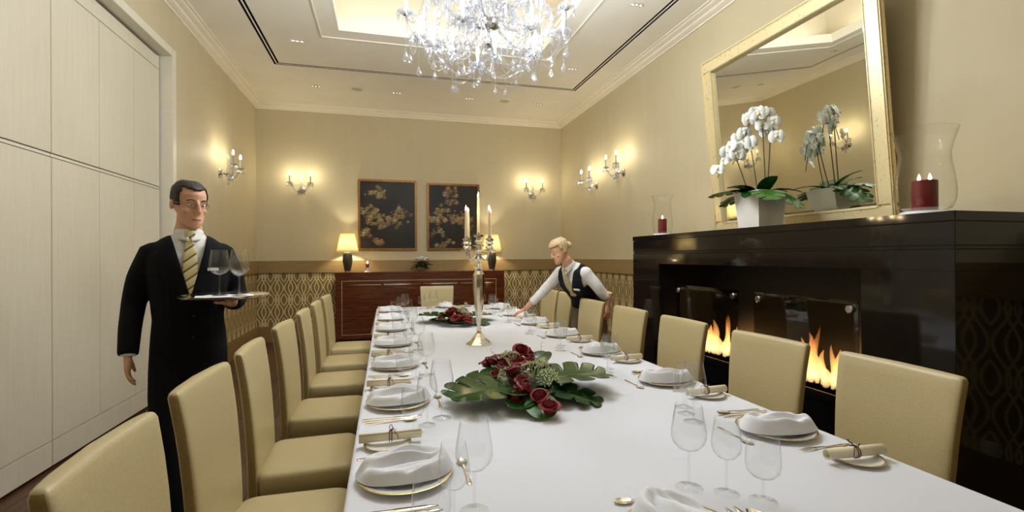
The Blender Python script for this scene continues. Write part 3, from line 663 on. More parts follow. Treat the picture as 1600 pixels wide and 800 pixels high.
def setting_protos():
    P = {}
    p = empty('dinner_plate'); p['category'] = 'plate'
    MB().lathe([(.0001, .002), (.075, .002), (.082, 0), (.088, .003), (.128, .014), (.131, .0165), (.128, .018), (.088, .007), (.08, .005), (.0001, .005)], 40).build('dish', M['china'], p)
    MB().lathe([(.1285, .0135), (.1345, .0165), (.1352, .018), (.1335, .0188), (.1285, .0182)], 40, cap=False).build('gold_rim', M['gold'], p); P['plate'] = p
    n = link('napkin', napkin_mesh()); n['category'] = 'napkin'; P['napkin'] = n
    b = empty('bread_plate'); b['category'] = 'plate'
    MB().lathe([(.0001, .002), (.045, .002), (.05, 0), (.055, .003), (.074, .009), (.076, .011), (.073, .0115), (.05, .006), (.0001, .004)], 32).build('dish', M['china'], b)
    MB().lathe([(.0735, .009), (.0795, .011), (.080, .0125), (.0775, .013), (.0735, .012)], 32, cap=False).build('gold_rim', M['gold'], b); P['bread'] = b
    s = empty('menu_scroll'); s['category'] = 'menu'
    m = MB(); N = 40; rr = []
    for y in (-.105, .105): rr.append([((.0165-.005*i/N)*cos(4.2*pi*i/N+1), y, (.0165-.005*i/N)*sin(4.2*pi*i/N+1)+.017) for i in range(N+1)])
    m.grid(lambda a, t: rr[0 if t < .5 else 1][round(a*N)], N, 1); o = m.build('paper', M['scroll'], s); solid(o, .0008)
    m = MB()
    for y in (-.004, .004): m.tube([(.0185*cos(q), y, .0185*sin(q)+.017) for q in [2*pi*i/16 for i in range(17)]], .0013, 6)
    for sg in (-1, 1): m.tube([(sg*(.002+.018*sin(pi*i/12)), sg*.006*sin(2*pi*i/12)+.004*sin(pi*i/12), .0355+.014*sin(pi*i/12*1.0)*(1 if i < 7 else .4)) for i in range(13)], .0013, 6); m.tube([(0, 0, .036), (sg*.01, .012, .037), (sg*.019, .022, .026), (sg*.022, .026, .012)], .0012, 6)
    m.ball((0, 0, .0365), .003).build('ribbon', M['ribbon'], s); P['scroll'] = s
    def flatware(name, outline, zf, extra=None, cat=None):
        m = MB(); up = [(x, y, zf(y)+.0022) for x, y in outline]; n = len(up)
        # outline is list of (halfwidth,y)
        m = MB(); rr = []
        for w, y in outline: z = zf(y); rr.append([(-w, y, z), (-w*.6, y, z+.002), (w*.6, y, z+.002), (w, y, z), (w*.6, y, z-.0008), (-w*.6, y, z-.0008)])
        m.rings(rr)
        if extra: extra(m)
        o = m.build(name, M['silver'], None, True, 50); o['category'] = cat or name; return o
    hz = lambda y: .001+.004*max(0, sin((y+.1)*14))*(1 if y > 0 else .4)
    hnd = [(.004, -.105), (.0085, -.100), (.0095, -.085), (.006, -.05), (.0035, -.01), (.003, .02)]
    P['knife'] = flatware('dinner_knife', [(.004, -.115), (.0085, -.11), (.009, -.09), (.0065, -.02), (.006, 0), (.0095, .01), (.0105, .04), (.0095, .08), (.005, .108), (.001, .117)], lambda y: .001, None, 'knife')
    def tines(m):
        for i in range(4):
            x = (i-1.5)*.0058
            m.tube([(x*.9, .052, hz(.052)+.001), (x, .075, hz(.07)+.001), (x, .10, .0025)], [.0017, .0016, .0009], 5)
    P['fork'] = flatware('dinner_fork', hnd+[(.004, .035), (.0095, .045), (.0105, .053)], hz, tines, 'fork')
    def bowl(m, y0=.042, L=.056, w=.019):
        m.grid(lambda a, t: ((a-.5)*2*w*sqrt(max(.0004, sin(pi*min(.99, .03+t*.96))))*(1.12-.2*t), y0+L*t-.004, .0065-.0055*(1-(2*a-1)**2)*sin(pi*min(1, .05+t*.9))), 8, 10)
    P['spoon'] = flatware('dessert_spoon', hnd+[(.003, .04)], hz, bowl, 'spoon')
    def glass(name, H, prof, fr, sh):
        g = empty(name); g['category'] = 'wine glass'
        MB().lathe([(fr, 0), (fr, .0012), (fr*.6, .003), (fr*.2, .006), (.005, .012)], 28).build('foot', M['glass'], g)
        MB().lathe([(.0048, .011), (.0036, .02), (.0034, sh*.7), (.0045, sh)], 12, cap=False).build('stem', M['glass'], g)
        MB().lathe([(.0002, sh)]+prof+[(prof[-1][0]-.0008, H)], 32, cap=False).build('bowl', M['glass'], g); return g
    P['red'] = glass('red_wine_glass', .232, [(.012, .105), (.030, .113), (.043, .128), (.048, .145), (.047, .165), (.042, .195), (.036, .232)], .038, .103)
    P['white'] = glass('white_wine_glass', .205, [(.010, .095), (.024, .102), (.036, .117), (.0395, .132), (.038, .155), (.034, .18), (.0295, .205)], .034, .093)
    P['water'] = glass('water_goblet', .165, [(.012, .062), (.030, .069), (.041, .083), (.044, .10), (.043, .125), (.041, .145), (.0395, .165)], .036, .060)
    return P
PR = setting_protos(); USED = set()
def inst(key, loc, rz, label, group, sc=None):
    o = PR[key] if key not in USED else copy_tree(PR[key]); USED.add(key)
    o.location = loc; o.rotation_euler = (0, 0, rz); o['label'] = label; o['group'] = group
    if sc: o.scale = (sc, sc, sc)
    return o
def settings():
    rnd = random.Random(3); S_ = []
    for i, y in enumerate((1.44, 2.17, 2.90, 3.63, 4.37, 5.10, 5.83)): S_.append((.055, y, -90, 'L', '%s panel-side place from camera' % ORD[i]))
    for i, y in enumerate((1.455, 2.175, 2.93, 3.66, 4.39, 5.10, 5.83)): S_.append((1.385, y, 90, 'R', '%s fireplace-side place from camera' % ORD[i]))
    S_.append((.66, .965, 0, 'N', 'near head place')); S_.append((.75, 6.2, 180, 'F', 'far head place by sideboard'))
    T = TZ+.0012
    for x, y, a, sd, w in S_:
        a = R(a); fx, fy = -sin(a), cos(a); rx, ry = cos(a), sin(a); j = lambda s: rnd.uniform(-s, s)
        def at(r, f, z=0): return (x+rx*r+fx*f, y+ry*r+fy*f, T+z)
        inst('plate', at(0, 0), a, 'gold-rimmed white dinner plate at the '+w, 'dinner plates')
        inst('napkin', at(j(.006), -.002, .0192), a+pi/2+j(.15), 'folded white napkin on the plate at the '+w, 'folded napkins')
        inst('fork', at(-.168, -.04+j(.006)), a+j(.03), 'silver dinner fork left of the plate at the '+w, 'dinner forks')
        inst('bread', at(-.268, -.05), a, 'small gold-rimmed bread plate at the '+w, 'bread plates')
        inst('scroll', at(-.275, -.04, .0125), a+j(.08), 'rolled cream menu tied with burgundy cord at the '+w, 'rolled menus')
        inst('knife', at(.178, -.035+j(.006)), a+j(.03), 'silver dinner knife nearest the plate at the '+w, 'dinner knives')
        inst('knife', at(.203, -.035+j(.006)), a+j(.03), 'outer silver knife right of the plate at the '+w, 'dinner knives')
        inst('spoon', at(.229, -.03+j(.006)), a+j(.03), 'silver soup spoon right of the plate at the '+w, 'soup spoons')
        inst('spoon', at(.0, .175), a+pi/2+j(.05), 'silver dessert spoon above the plate at the '+w, 'dessert spoons', .9)
        gl = {'L': ((.233, .162), (.30, .10), (.372, .040)), 'R': ((.17, .222), (.262, .195), (.34, .15)), 'N': ((.16, .205), (.237, .148), (.302, .085)), 'F': ((.17, .20), (.247, .15), (.31, .085))}[sd]
        for k, nm, (r, f) in zip(('red', 'white', 'water'), ('tall red wine glass', 'medium white wine glass', 'short-stemmed water goblet'), gl):
            inst(k, at(r+j(.002), f+j(.002)), j(3), 'empty %s at the %s' % (nm, w), nm+'es')
settings()

# ------------------------------------------------------------ candelabra and flowers on the table
def candelabra():
    g = empty('candelabra', (.672, 3.505, TZ+.001), 0, 'tall silver five-light candelabra in the middle of the table', 'candelabra')
    MB().lathe([(.098, 0), (.10, .006), (.094, .012), (.075, .026), (.055, .042), (.04, .062), (.022, .082), (.016, .10)], 8).build('base', M['silver'], g, True, 20)
    MB().lathe([(.016, .10), (.02, .11), (.014, .12), (.016, .16), (.024, .20), (.036, .30), (.044, .42), (.046, .48), (.042, .52), (.028, .545), (.022, .55)], 12).build('stem', M['silver'], g, True, 20)
    def knops(z0, n, st, r): 
        pr = []
        for i in range(n): z = z0+i*st; pr += [(r*.45, z), (r*.75, z+st*.18), (r, z+st*.40), (r*.9, z+st*.55), (r*.5, z+st*.8)]
        return pr
    MB().lathe([(.02, .548)]+knops(.55, 3, .058, .034)+[(.02, .726), (.046, .731), (.046, .735), (.02, .74)]+knops(.742, 1, .05, .03)+[(.02, .792), (.036, .80), (.038, .812), (.016, .815), (.013, .828)], 20).build('central_column', M['silver'], g)
    for k in range(4):
        an = R(-15+45+90*k); d = Vector((cos(an), sin(an), 0)); RR = .118
        a = MB().tube([d*(.02+(RR-.02)*t)+Vector((0, 0, .665-.055*sin(pi*t)**.8*(1-.25*t)+.035*t*t+.012*sin(pi*2*t))) for t in [i/16 for i in range(17)]], [.007-.002*sin(pi*i/16) for i in range(17)], 8).build('arm', M['silver'], g)
        p = (d.x*RR, d.y*RR, .69)
        MB().lathe([(.008, 0), (.03, .004), (.042, .008), (.043, .011), (.03, .01), (.008, .012)], 20, p).build('drip_pan', M['silver'], a)
        MB().lathe([(.012, .01), (.022, .018), (.027, .03), (.02, .04), (.013, .045), (.02, .054), (.027, .062), (.022, .07), (.014, .075), (.026, .082), (.028, .092), (.014, .094), (.012, .11)], 16, p).build('socket', M['silver'], a)
    return g
def table_candles():
    candelabra()
    def cn(x, y, z, h, lb):
        c = empty('taper_candle', (x, y, z), 0, lb, 'candle', 'candelabra candles')
        MB().lathe([(.0115, 0), (.010, h*.6), (.0088, h-.003), (.006, h), (.0001, h-.001)], 14).build('wax', M['wax'], c); flame_part(c, h)
    lbs = ['ivory taper candle on the candelabra arm pointing toward the fireplace and sideboard', 'ivory taper candle on the candelabra arm pointing to the sideboard and panels', 'ivory taper candle on the near left candelabra arm', 'ivory taper candle on the near right candelabra arm']
    for k in range(4):
        an = R(-15+45+90*k); cn(.672+.118*cos(an), 3.505+.118*sin(an), TZ+.001+.79, .20, lbs[k])
    cn(.672, 3.505, TZ+.001+.822, .275, 'tallest ivory taper candle on top of the candelabra')
table_candles()
def rose_mesh(seed):
    rnd = random.Random(seed); m = MB()
    for k in range(26):
        t = k/25; n0 = len(m.v); rad = .003+.019*t**.75; ht = .036-.010*t; op = t**2.2
        m.grid(lambda s, v: (rad*(.7+.5*v-.95*(1-op)*v*v+.25*op*v*v)*sin((s-.5)*2.3)+.0012*sin(s*13+k)*v, -rad*(.7+.5*v-.95*(1-op)*v*v+.25*op*v*v)*cos((s-.5)*2.3), ht*(v**.7)*(1-.14*(2*s-1)**2)-.014*op*max(0, v-.6)**1.5*3), 5, 5)
        m.xf(Matrix.Rotation(k*2.399+rnd.uniform(-.2, .2), 4, 'Z'), n0)
    m.lathe([(.0001, -.006), (.012, 0), (.014, .008)], 10)
    return m.mesh('rose', M['rose'])
def flowers():
    g = empty('flower_arrangement', (.64, 2.20, TZ+.0015), 0, 'near table arrangement of red roses on monstera leaves', 'flowers', 'rose centrepieces')
    ro = [rose_mesh(i) for i in range(3)]; rnd = random.Random(2)
    MB().lathe([(.09, 0), (.11, .02), (.10, .05), (.06, .075), (.0001, .085)], 20).xf(Matrix.Diagonal((1, 1.7, 1, 1))).build('floral_foam', M['soil'], g)
    for i, (x, y, z) in enumerate(ROSES+[(x+.035*cos(k*2.4), y+.045*sin(k*2.4), z-.022) for k, (x, y, z) in enumerate(ROSES[:9])]):
        o = link('rose', ro[i % 3], g, (x-.64, y-2.20, z-TZ-.03)); s = rnd.uniform(1.25, 1.6); o.scale = (s, s, s)
        o.rotation_euler = (rnd.uniform(-.5, .2)+.35, rnd.uniform(-.4, .4), rnd.uniform(0, 6))
    fm = MB()
    for k in range(58):
        a = k*2.399; r = .044*sqrt(k/58); z = .020*(1-(r/.044)**2)+rnd.uniform(-.004, .004); fm.ball((r*cos(a)+rnd.uniform(-.003, .003), r*sin(a), z), .0034, 5, 4)
    for k in range(10): a = k*.63; fm.tube([(0, 0, -.045), (.018*cos(a), .018*sin(a), -.012), (.034*cos(a), .034*sin(a), .002)], .0009, 4)
    fm = fm.mesh('umbel', M['filler'])
    for x, y, z in FILLER: o = link('white_umbel', fm, g, (x-.64, y-2.20, z-TZ)); o.rotation_euler = (.5, rnd.uniform(-.2, .3), rnd.random()*6); o.scale = (1.2,)*3
    big, mid, small = (.38, .40, 4, .12, .34), (.29, .26, 3, .14, .42), (.17, .14, 0, .12, .4)
    for i, (an, tl, x, y, z, (L, W_, cu, dr, sl)) in enumerate(((-98, 10, .05, .0, .05, big), (105, 7, -.03, -.08, .045, big), (62, -5, -.06, .14, .06, mid), (168, -8, -.01, -.26, .05, small), (-52, 30, .08, .16, .07, small), (-28, 14, .06, .22, .06, small), (15, 4, -.04, .25, .05, small), (-122, -4, .05, -.12, .05, mid), (150, 4, -.05, -.20, .04, small))):
        m = leaf_mesh(L, W_, None, cu, 3+i, dr, sl); m.xf(Matrix.Translation((x, y, z)) @ Matrix.Rotation(R(an), 4, 'Z') @ Matrix.Rotation(R(tl), 4, 'X'))
        m.v = [(a, b, max(c, .003+.15*max(0, .02-c)*0)) for a, b, c in m.v]
        solid(m.build('leaf', M['leaf2' if cu == 0 and i % 2 else 'leaf'], g, True, 80), .0012, 1)
    for k in range(9):
        a = rnd.uniform(0, 6.28); b = Vector((.08*cos(a), .2*sin(a), .09)); d = Vector((cos(a)*.09, sin(a)*.10, rnd.uniform(.05, .12)))
        m = MB(); pts = [b+d*t+Vector((.01*sin(t*7+k), .01*cos(t*6), 0)) for t in [i/6 for i in range(7)]]; m.tube(pts, [.0016*(1-.1*i) for i in range(7)], 5)
        for i in range(2, 7): m.ball(pts[i]+Vector((.006, .004, .003)), .004, 6, 4, (1.4, .6, .3))
        m.build('twig', M['twig'], g)
    h = copy_tree(g); h.location = (.69, 4.72, TZ+.0015); h.rotation_euler.z = R(172); h['label'] = 'far table arrangement of red roses behind the candelabra'; h.scale = (.95,)*3
ROSES = [(.691, 2.433, .92), (.561, 2.533, .85), (.619, 2.535, .86), (.671, 2.54, .87), (.711, 2.358, .87), (.784, 2.369, .85), (.577, 2.129, .89), (.59, 2.037, .87), (.564, 1.968, .85), (.534, 1.963, .81), (.623, 1.904, .83), (.632, 1.816, .81), (.537, 2.325, .83), (.60, 2.17, .885), (.64, 2.30, .89)]
FILLER = [(.603, 2.324, .90), (.647, 2.127, .885), (.74, 2.217, .865), (.689, 2.003, .865), (.558, 2.213, .845)]
flowers()
# ------------------------------------------------------------ sideboard, lamps, paintings at the back wall
def sideboard():
    x0, x1, y0, y1, H = -.785, 2.045, 8.25, YB-.03, 1.156; g = empty('sideboard', (0, 0, 0), 0, 'long dark striped-wood sideboard against the back wall', 'sideboard')
    MB().box(x0, x1, y0, y1, .06, H, .003).build('body', M['ebony'], g)
    MB().box(x0+.05, x1-.05, y0+.04, y1, 0, .06).build('plinth', M['black'], g, False)
    # pale inlay line around the front
    a, b, c, d, t = x0+.098, x1-.15, 1.018, .13, .006
    for n, q in (('inlay', (a, b, c-t, c)), ('inlay', (a, a+t, d, c)), ('inlay', (b-t, b, d, c)), ('inlay', (a, b, d, d+t))):
        MB().box(q[0], q[1], y0-.003, y0+.002, q[2], q[3]).build(n, M['goldleaf'], g, False)
    n = 4; w = (b-a-.02)/n
    for i in range(n):
        p = a+.01+i*w
        dr = MB().box(p+.004, p+w-.004, y0-.006, y0+.002, .15, c-.016, .002).build('door', M['ebony'], g)
        MB().box(p+.012, p+w-.03, y0-.016, y0-.006, .942, .958, .003).build('pull_bar', M['silver'], dr)
sideboard()
def lamps():
    def lamp(x, lb):
        g = empty('table_lamp', (x, 8.47, 1.157), 0, lb, 'lamp', 'sideboard table lamps')
        MB().lathe([(.055, 0), (.055, .018), (.045, .022)], 28).build('foot', M['silver'], g)
        MB().lathe([(.045, .02), (.056, .06), (.074, .16), (.078, .22), (.07, .29), (.055, .325), (.02, .335)], 72, flute=.03, nfl=24).build('base', M['lampbase'], g)
        MB().lathe([(.012, .33), (.012, .42)], 12).build('neck', M['silver'], g)
        sh = MB().lathe([(.178, .335), (.112, .645)], 40, cap=False).build('shade', M['shade'], g); solid(sh, .002)
        MB().lathe([(.179, .333), (.180, .341), (.176, .343)], 40, cap=False).build('shade_trim', M['scroll'], sh)
        MB().ball((0, 0, .47), .03, 12, 8, (1, 1, 1.3)).build('bulb', M['bulb'], g)
        light('table_lamp_glow', 'POINT', (0, 0, .47), P_LAMP, SOFT, .03, parent=g)
    lamp(-.61, 'lit table lamp at the left end of the sideboard'); lamp(1.87, 'lit table lamp behind the candelabra at right of sideboard')
    def votive(x, lb):
        g = empty('candle_holder', (x, 8.42, 1.157), 0, lb, 'candle holder', 'small sideboard candle holders')
        MB().lathe([(.052, 0), (.05, .008), (.02, .02), (.014, .04), (.02, .058), (.05, .066), (.052, .072), (.0001, .07)], 24).build('pedestal', M['china'], g)
        MB().lathe([(.05, .07), (.056, .10), (.052, .17), (.06, .235), (.059, .235)], 24, cap=False).build('glass', M['rimglass'], g)
        c = empty('pillar_candle', (x, 8.42, 1.157+.072), 0, lb.replace('glass candle holder', 'burgundy pillar candle in the holder'), 'candle', 'small sideboard candles')
        MB().lathe([(.028, 0), (.028, .066), (.0001, .064)], 20).build('wax', M['redwax'], c); flame_part(c, .068, .045, .008)
    votive(-.29, 'small glass candle holder beside the left sideboard lamp'); votive(1.60, 'small glass candle holder behind the candelabra stem')
    f = empty('flower_bowl', (.62, 8.44, 1.157), 0, 'low glass bowl of white roses and dark leaves on the sideboard', 'flowers')
    MB().lathe([(.05, 0), (.075, .02), (.095, .07), (.09, .105)], 24, cap=False).build('bowl', M['rimglass'], f)
    wr = rose_mesh(11).copy(); wr.materials.clear(); wr.materials.append(M['petal']); rnd = random.Random(4)
    for i in range(11):
        a = i*2.399; r = .10*sqrt(i/11); o = link('white_rose', wr, f, (r*cos(a)*1.2, r*sin(a), .19+.04*(1-(r/.1)**2))); o.rotation_euler = (rnd.uniform(-.4, .4), rnd.uniform(-.4, .4), rnd.random()*6); o.scale = (1.15,)*3
    dk = plain('dark_green_leaf', srgb(22, 34, 18), .4); lm = leaf_mesh(.24, .10, None, 0, 5, .35).mesh('leaf', dk); 
    for i in range(16):
        o = link('leaf', lm, f, (0, 0, .12+.02*(i % 3))); o.rotation_euler = (R(-4+9*(i % 3)), 0, i*2*pi/16); s = .75+.2*(i % 2); o.scale = (s, s, s); solid(o, .001)
    MB().lathe([(.03, .08), (.09, .11), (.08, .16), (.02, .185)], 16).build('greenery', dk, f)
lamps()
def paintings():
    t = NT('painted_canvas'); at = t.n('ShaderNodeAttribute', attribute_name='Col'); nz = t.noise(t.coord(), 140, 4)
    bs = t.bsdf(Base_Color=at.outputs['Color'], Roughness=.42); bs.inputs['Specular IOR Level'].default_value = .25; t.set(bs.inputs['Normal'], t.n('ShaderNodeBump', {'Strength': .35, 'Distance': .003, 'Height': nz}).outputs[0]); cm = t.fin(bs)
    def pic(x0, x1, z0, z1, seed, blobs, lb):
        g = empty('painting', (0, 0, 0), 0, lb, 'painting', 'dark floral paintings')
        y = YB-.006; fw = .038
        for n, q in (('frame_rail', (x0, x1, z0, z0+fw)), ('frame_rail', (x0, x1, z1-fw, z1)), ('frame_stile', (x0, x0+fw, z0+fw, z1-fw)), ('frame_stile', (x1-fw, x1, z0+fw, z1-fw))):
            MB().box(q[0], q[1], y-.045, y, q[2], q[3], .008).build(n, M['frame'], g)
        rnd = random.Random(seed); nu, nv = 150, 190; X0, X1, Z0, Z1 = x0+fw-.004, x1-fw+.004, z0+fw-.004, z1-fw+.004
        m = MB().grid(lambda a, b: (X0+(X1-X0)*a, y-.02, Z0+(Z1-Z0)*b), nu, nv)
        o = m.build('canvas', cm, g, False); ca = o.data.color_attributes.new('Col', 'FLOAT_COLOR', 'POINT')
        fl = []
        pal = [(.60, .44, .16), (.52, .28, .12), (.66, .56, .30), (.40, .20, .10), (.55, .40, .10)]
        for (cx, cy, sx, sy, n) in blobs:
            for _ in range(n): fl.append((rnd.gauss(cx, sx), rnd.gauss(cy, sy), rnd.uniform(.022, .058), pal[rnd.randrange(5)], rnd.uniform(.35, .95)))
        W, H = X1-X0, Z1-Z0; col = []
        for j in range(nv+1):
            for i in range(nu+1):
                a, b = i/nu, j/nv; n0 = noise.noise((a*3, b*3, seed)); c = [.020+.010*n0+.010*a*b, .016+.008*n0+.008*a*b, .010+.004*n0+.005*a*b]
                for fx, fy, r, pc, al in fl:
                    dx, dy = (a-fx)*W, (b-fy)*H
                    if abs(dx) > r*1.6 or abs(dy) > r*1.6: continue
                    d = sqrt(dx*dx+dy*dy)/r; th = math.atan2(dy, dx)
                    k = max(0, 1-(d/(1+.18*sin(th*5+fx*40)))**3)*al
                    sh = (.55+.45*cos(d*7+th*2))*(.8+.4*(dy/r+.3))
                    if k > 0: c = [q*(1-k)+p*max(.15, sh)*1.0*k for q, p in zip(c, pc)]
                col += [*c, 1]
        ca.data.foreach_set('color', col)
    pic(-.451, .552, 1.524, 2.765, 3, [(.30, .86, .09, .05, 14), (.34, .78, .05, .04, 8), (.22, .50, .10, .07, 28), (.48, .42, .14, .05, 34), (.72, .50, .09, .07, 22), (.12, .24, .05, .04, 8), (.33, .10, .10, .03, 10)], 'left dark floral still-life painting in gilt frame above sideboard')
    pic(.727, 1.689, 1.524, 2.735, 8, [(.42, .88, .10, .05, 14), (.50, .74, .08, .03, 9), (.20, .56, .08, .07, 20), (.42, .48, .14, .05, 32), (.70, .46, .10, .07, 22), (.18, .24, .06, .05, 9), (.40, .08, .12, .02, 8), (.8, .3, .06, .06, 8)], 'right dark floral still-life painting in gilt frame behind the candelabra')
paintings()

# ------------------------------------------------------------ crystal fittings
def prism(m, c, L, w, n=6):
    w *= 1.15
    x, y, z = c
    m.lathe([(.0003, 0), (w*.7, -L*.12), (w, -L*.3), (w*.55, -L*.8), (.0003, -L)], n, c, False)
def drop(m, c, r=.012):
    m.lathe([(.0003, 0), (r*.25, -r*.5), (r*.62, -r*1.3), (r*.95, -r*2.0), (r, -r*2.3), (r*.82, -r*2.8), (r*.45, -r*3.1), (.0003, -r*3.2)], 9, c, False)
def beads(m, pts, step, r):
    pts = [Vector(p) for p in pts]; acc = 0; nxt = 0
    for a, b in zip(pts, pts[1:]):
        L = (b-a).length
        while nxt <= acc+L:
            p = a.lerp(b, (nxt-acc)/max(L, 1e-6)); m.lathe([(.0002, -r), (r, 0), (.0002, r)], 5, p, False); nxt += step
        acc += L
def swag(a, b, sag, n=10):
    a, b = Vector(a), Vector(b); return [a.lerp(b, i/n)-Vector((0, 0, sag*sin(pi*i/n))) for i in range(n+1)]
def sconce_proto():
    g = empty('wall_sconce', (0, 0, 0), 0, '', 'wall light', 'crystal wall sconces')    # local: wall plane at y=0, room towards -y
    m = MB().lathe([(.058, 0), (.06, .008), (.045, .02), (.02, .028), (.018, .06), (.03, .075), (.016, .10), (.0001, .105)], 20); m.xf(Matrix.Rotation(pi/2, 4, 'X')).build('backplate', M['chrome'], g)
    MB().lathe([(.008, -.10), (.022, -.07), (.03, -.03), (.016, 0), (.024, .04), (.012, .09), (.02, .12), (.008, .17), (.012, .20), (.0005, .27)], 10, (0, -.10, 0)).build('spire', M['crystal2'], g)
    m = MB(); drop(m, (0, -.10, -.10), .016); m.build('crystal_ball', M['crystal'], g)
    for s in (-1, 1):
        a = MB().tube([(s*.158*t, -.10-.10*sin(pi*t*.5), -.045*sin(pi*min(1, t*1.25))+.075*max(0, t-.35)/.65) for t in [i/14 for i in range(15)]], .006, 8).build('arm', M['crystal2'], g)
        p = (s*.158, -.20, .08)
        MB().lathe([(.006, 0), (.03, .006), (.045, .014), (.043, .016), (.006, .012)], 14, p).build('drip_pan', M['crystal2'], a)
        MB().lathe([(.011, .012), (.011, .13), (.008, .132)], 12, p).build('candle_sleeve', M['tube'], a)
        MB().lathe([(.006, .13), (.014, .15), (.012, .172), (.004, .19), (.0003, .196)], 12, p).build('bulb', M['bulb'], a)
        light('sconce_lamp', 'POINT', (p[0], p[1], p[2]+.16), P_SCONCE, SOFT, .011, parent=g)
        m = MB()
        for k in range(8): an = k*pi/4; prism(m, (p[0]+.042*cos(an), p[1]+.042*sin(an), p[2]+.01), .075, .0085)
        m.build('prism_fringe', M['crystal'], a)
    m = MB()
    for q0, q1, sg in (((-.158, -.20, .09), (0, -.10, .10), .05), ((.158, -.20, .09), (0, -.10, .10), .05), ((-.158, -.20, .08), (0, -.10, -.04), .07), ((.158, -.20, .08), (0, -.10, -.04), .07)): beads(m, swag(q0, q1, sg), .015, .0075)
    for k in range(9): an = pi+k*pi/8; prism(m, (.05*cos(an), -.10+.05*sin(an), -.03), .08, .009)
    m.build('bead_chain', M['crystal'], g)
    return g
def sconces():
    sp = [(-1.35, YB, 2.55, 0, 'crystal two-light sconce left of the paintings on the back wall'), (2.70, YB, 2.58, 0, 'crystal two-light sconce right of the paintings on back wall'),
          (XL, 6.92, 2.50, 90, 'crystal two-light sconce on the left wall above the serving man'), (XR, 7.12, 2.54, -90, 'crystal sconce on the right wall nearest the far corner'), (XR, 6.22, 2.60, -90, 'crystal sconce on the right wall nearer to the mirror')]
    P = sconce_proto(); lamps_ = None
    for o, (x, y, z, a, lb) in zip(copies(P, len(sp)), sp):
        o.location = (x, y, z); o.rotation_euler.z = R(a); o['label'] = lb
sconces()
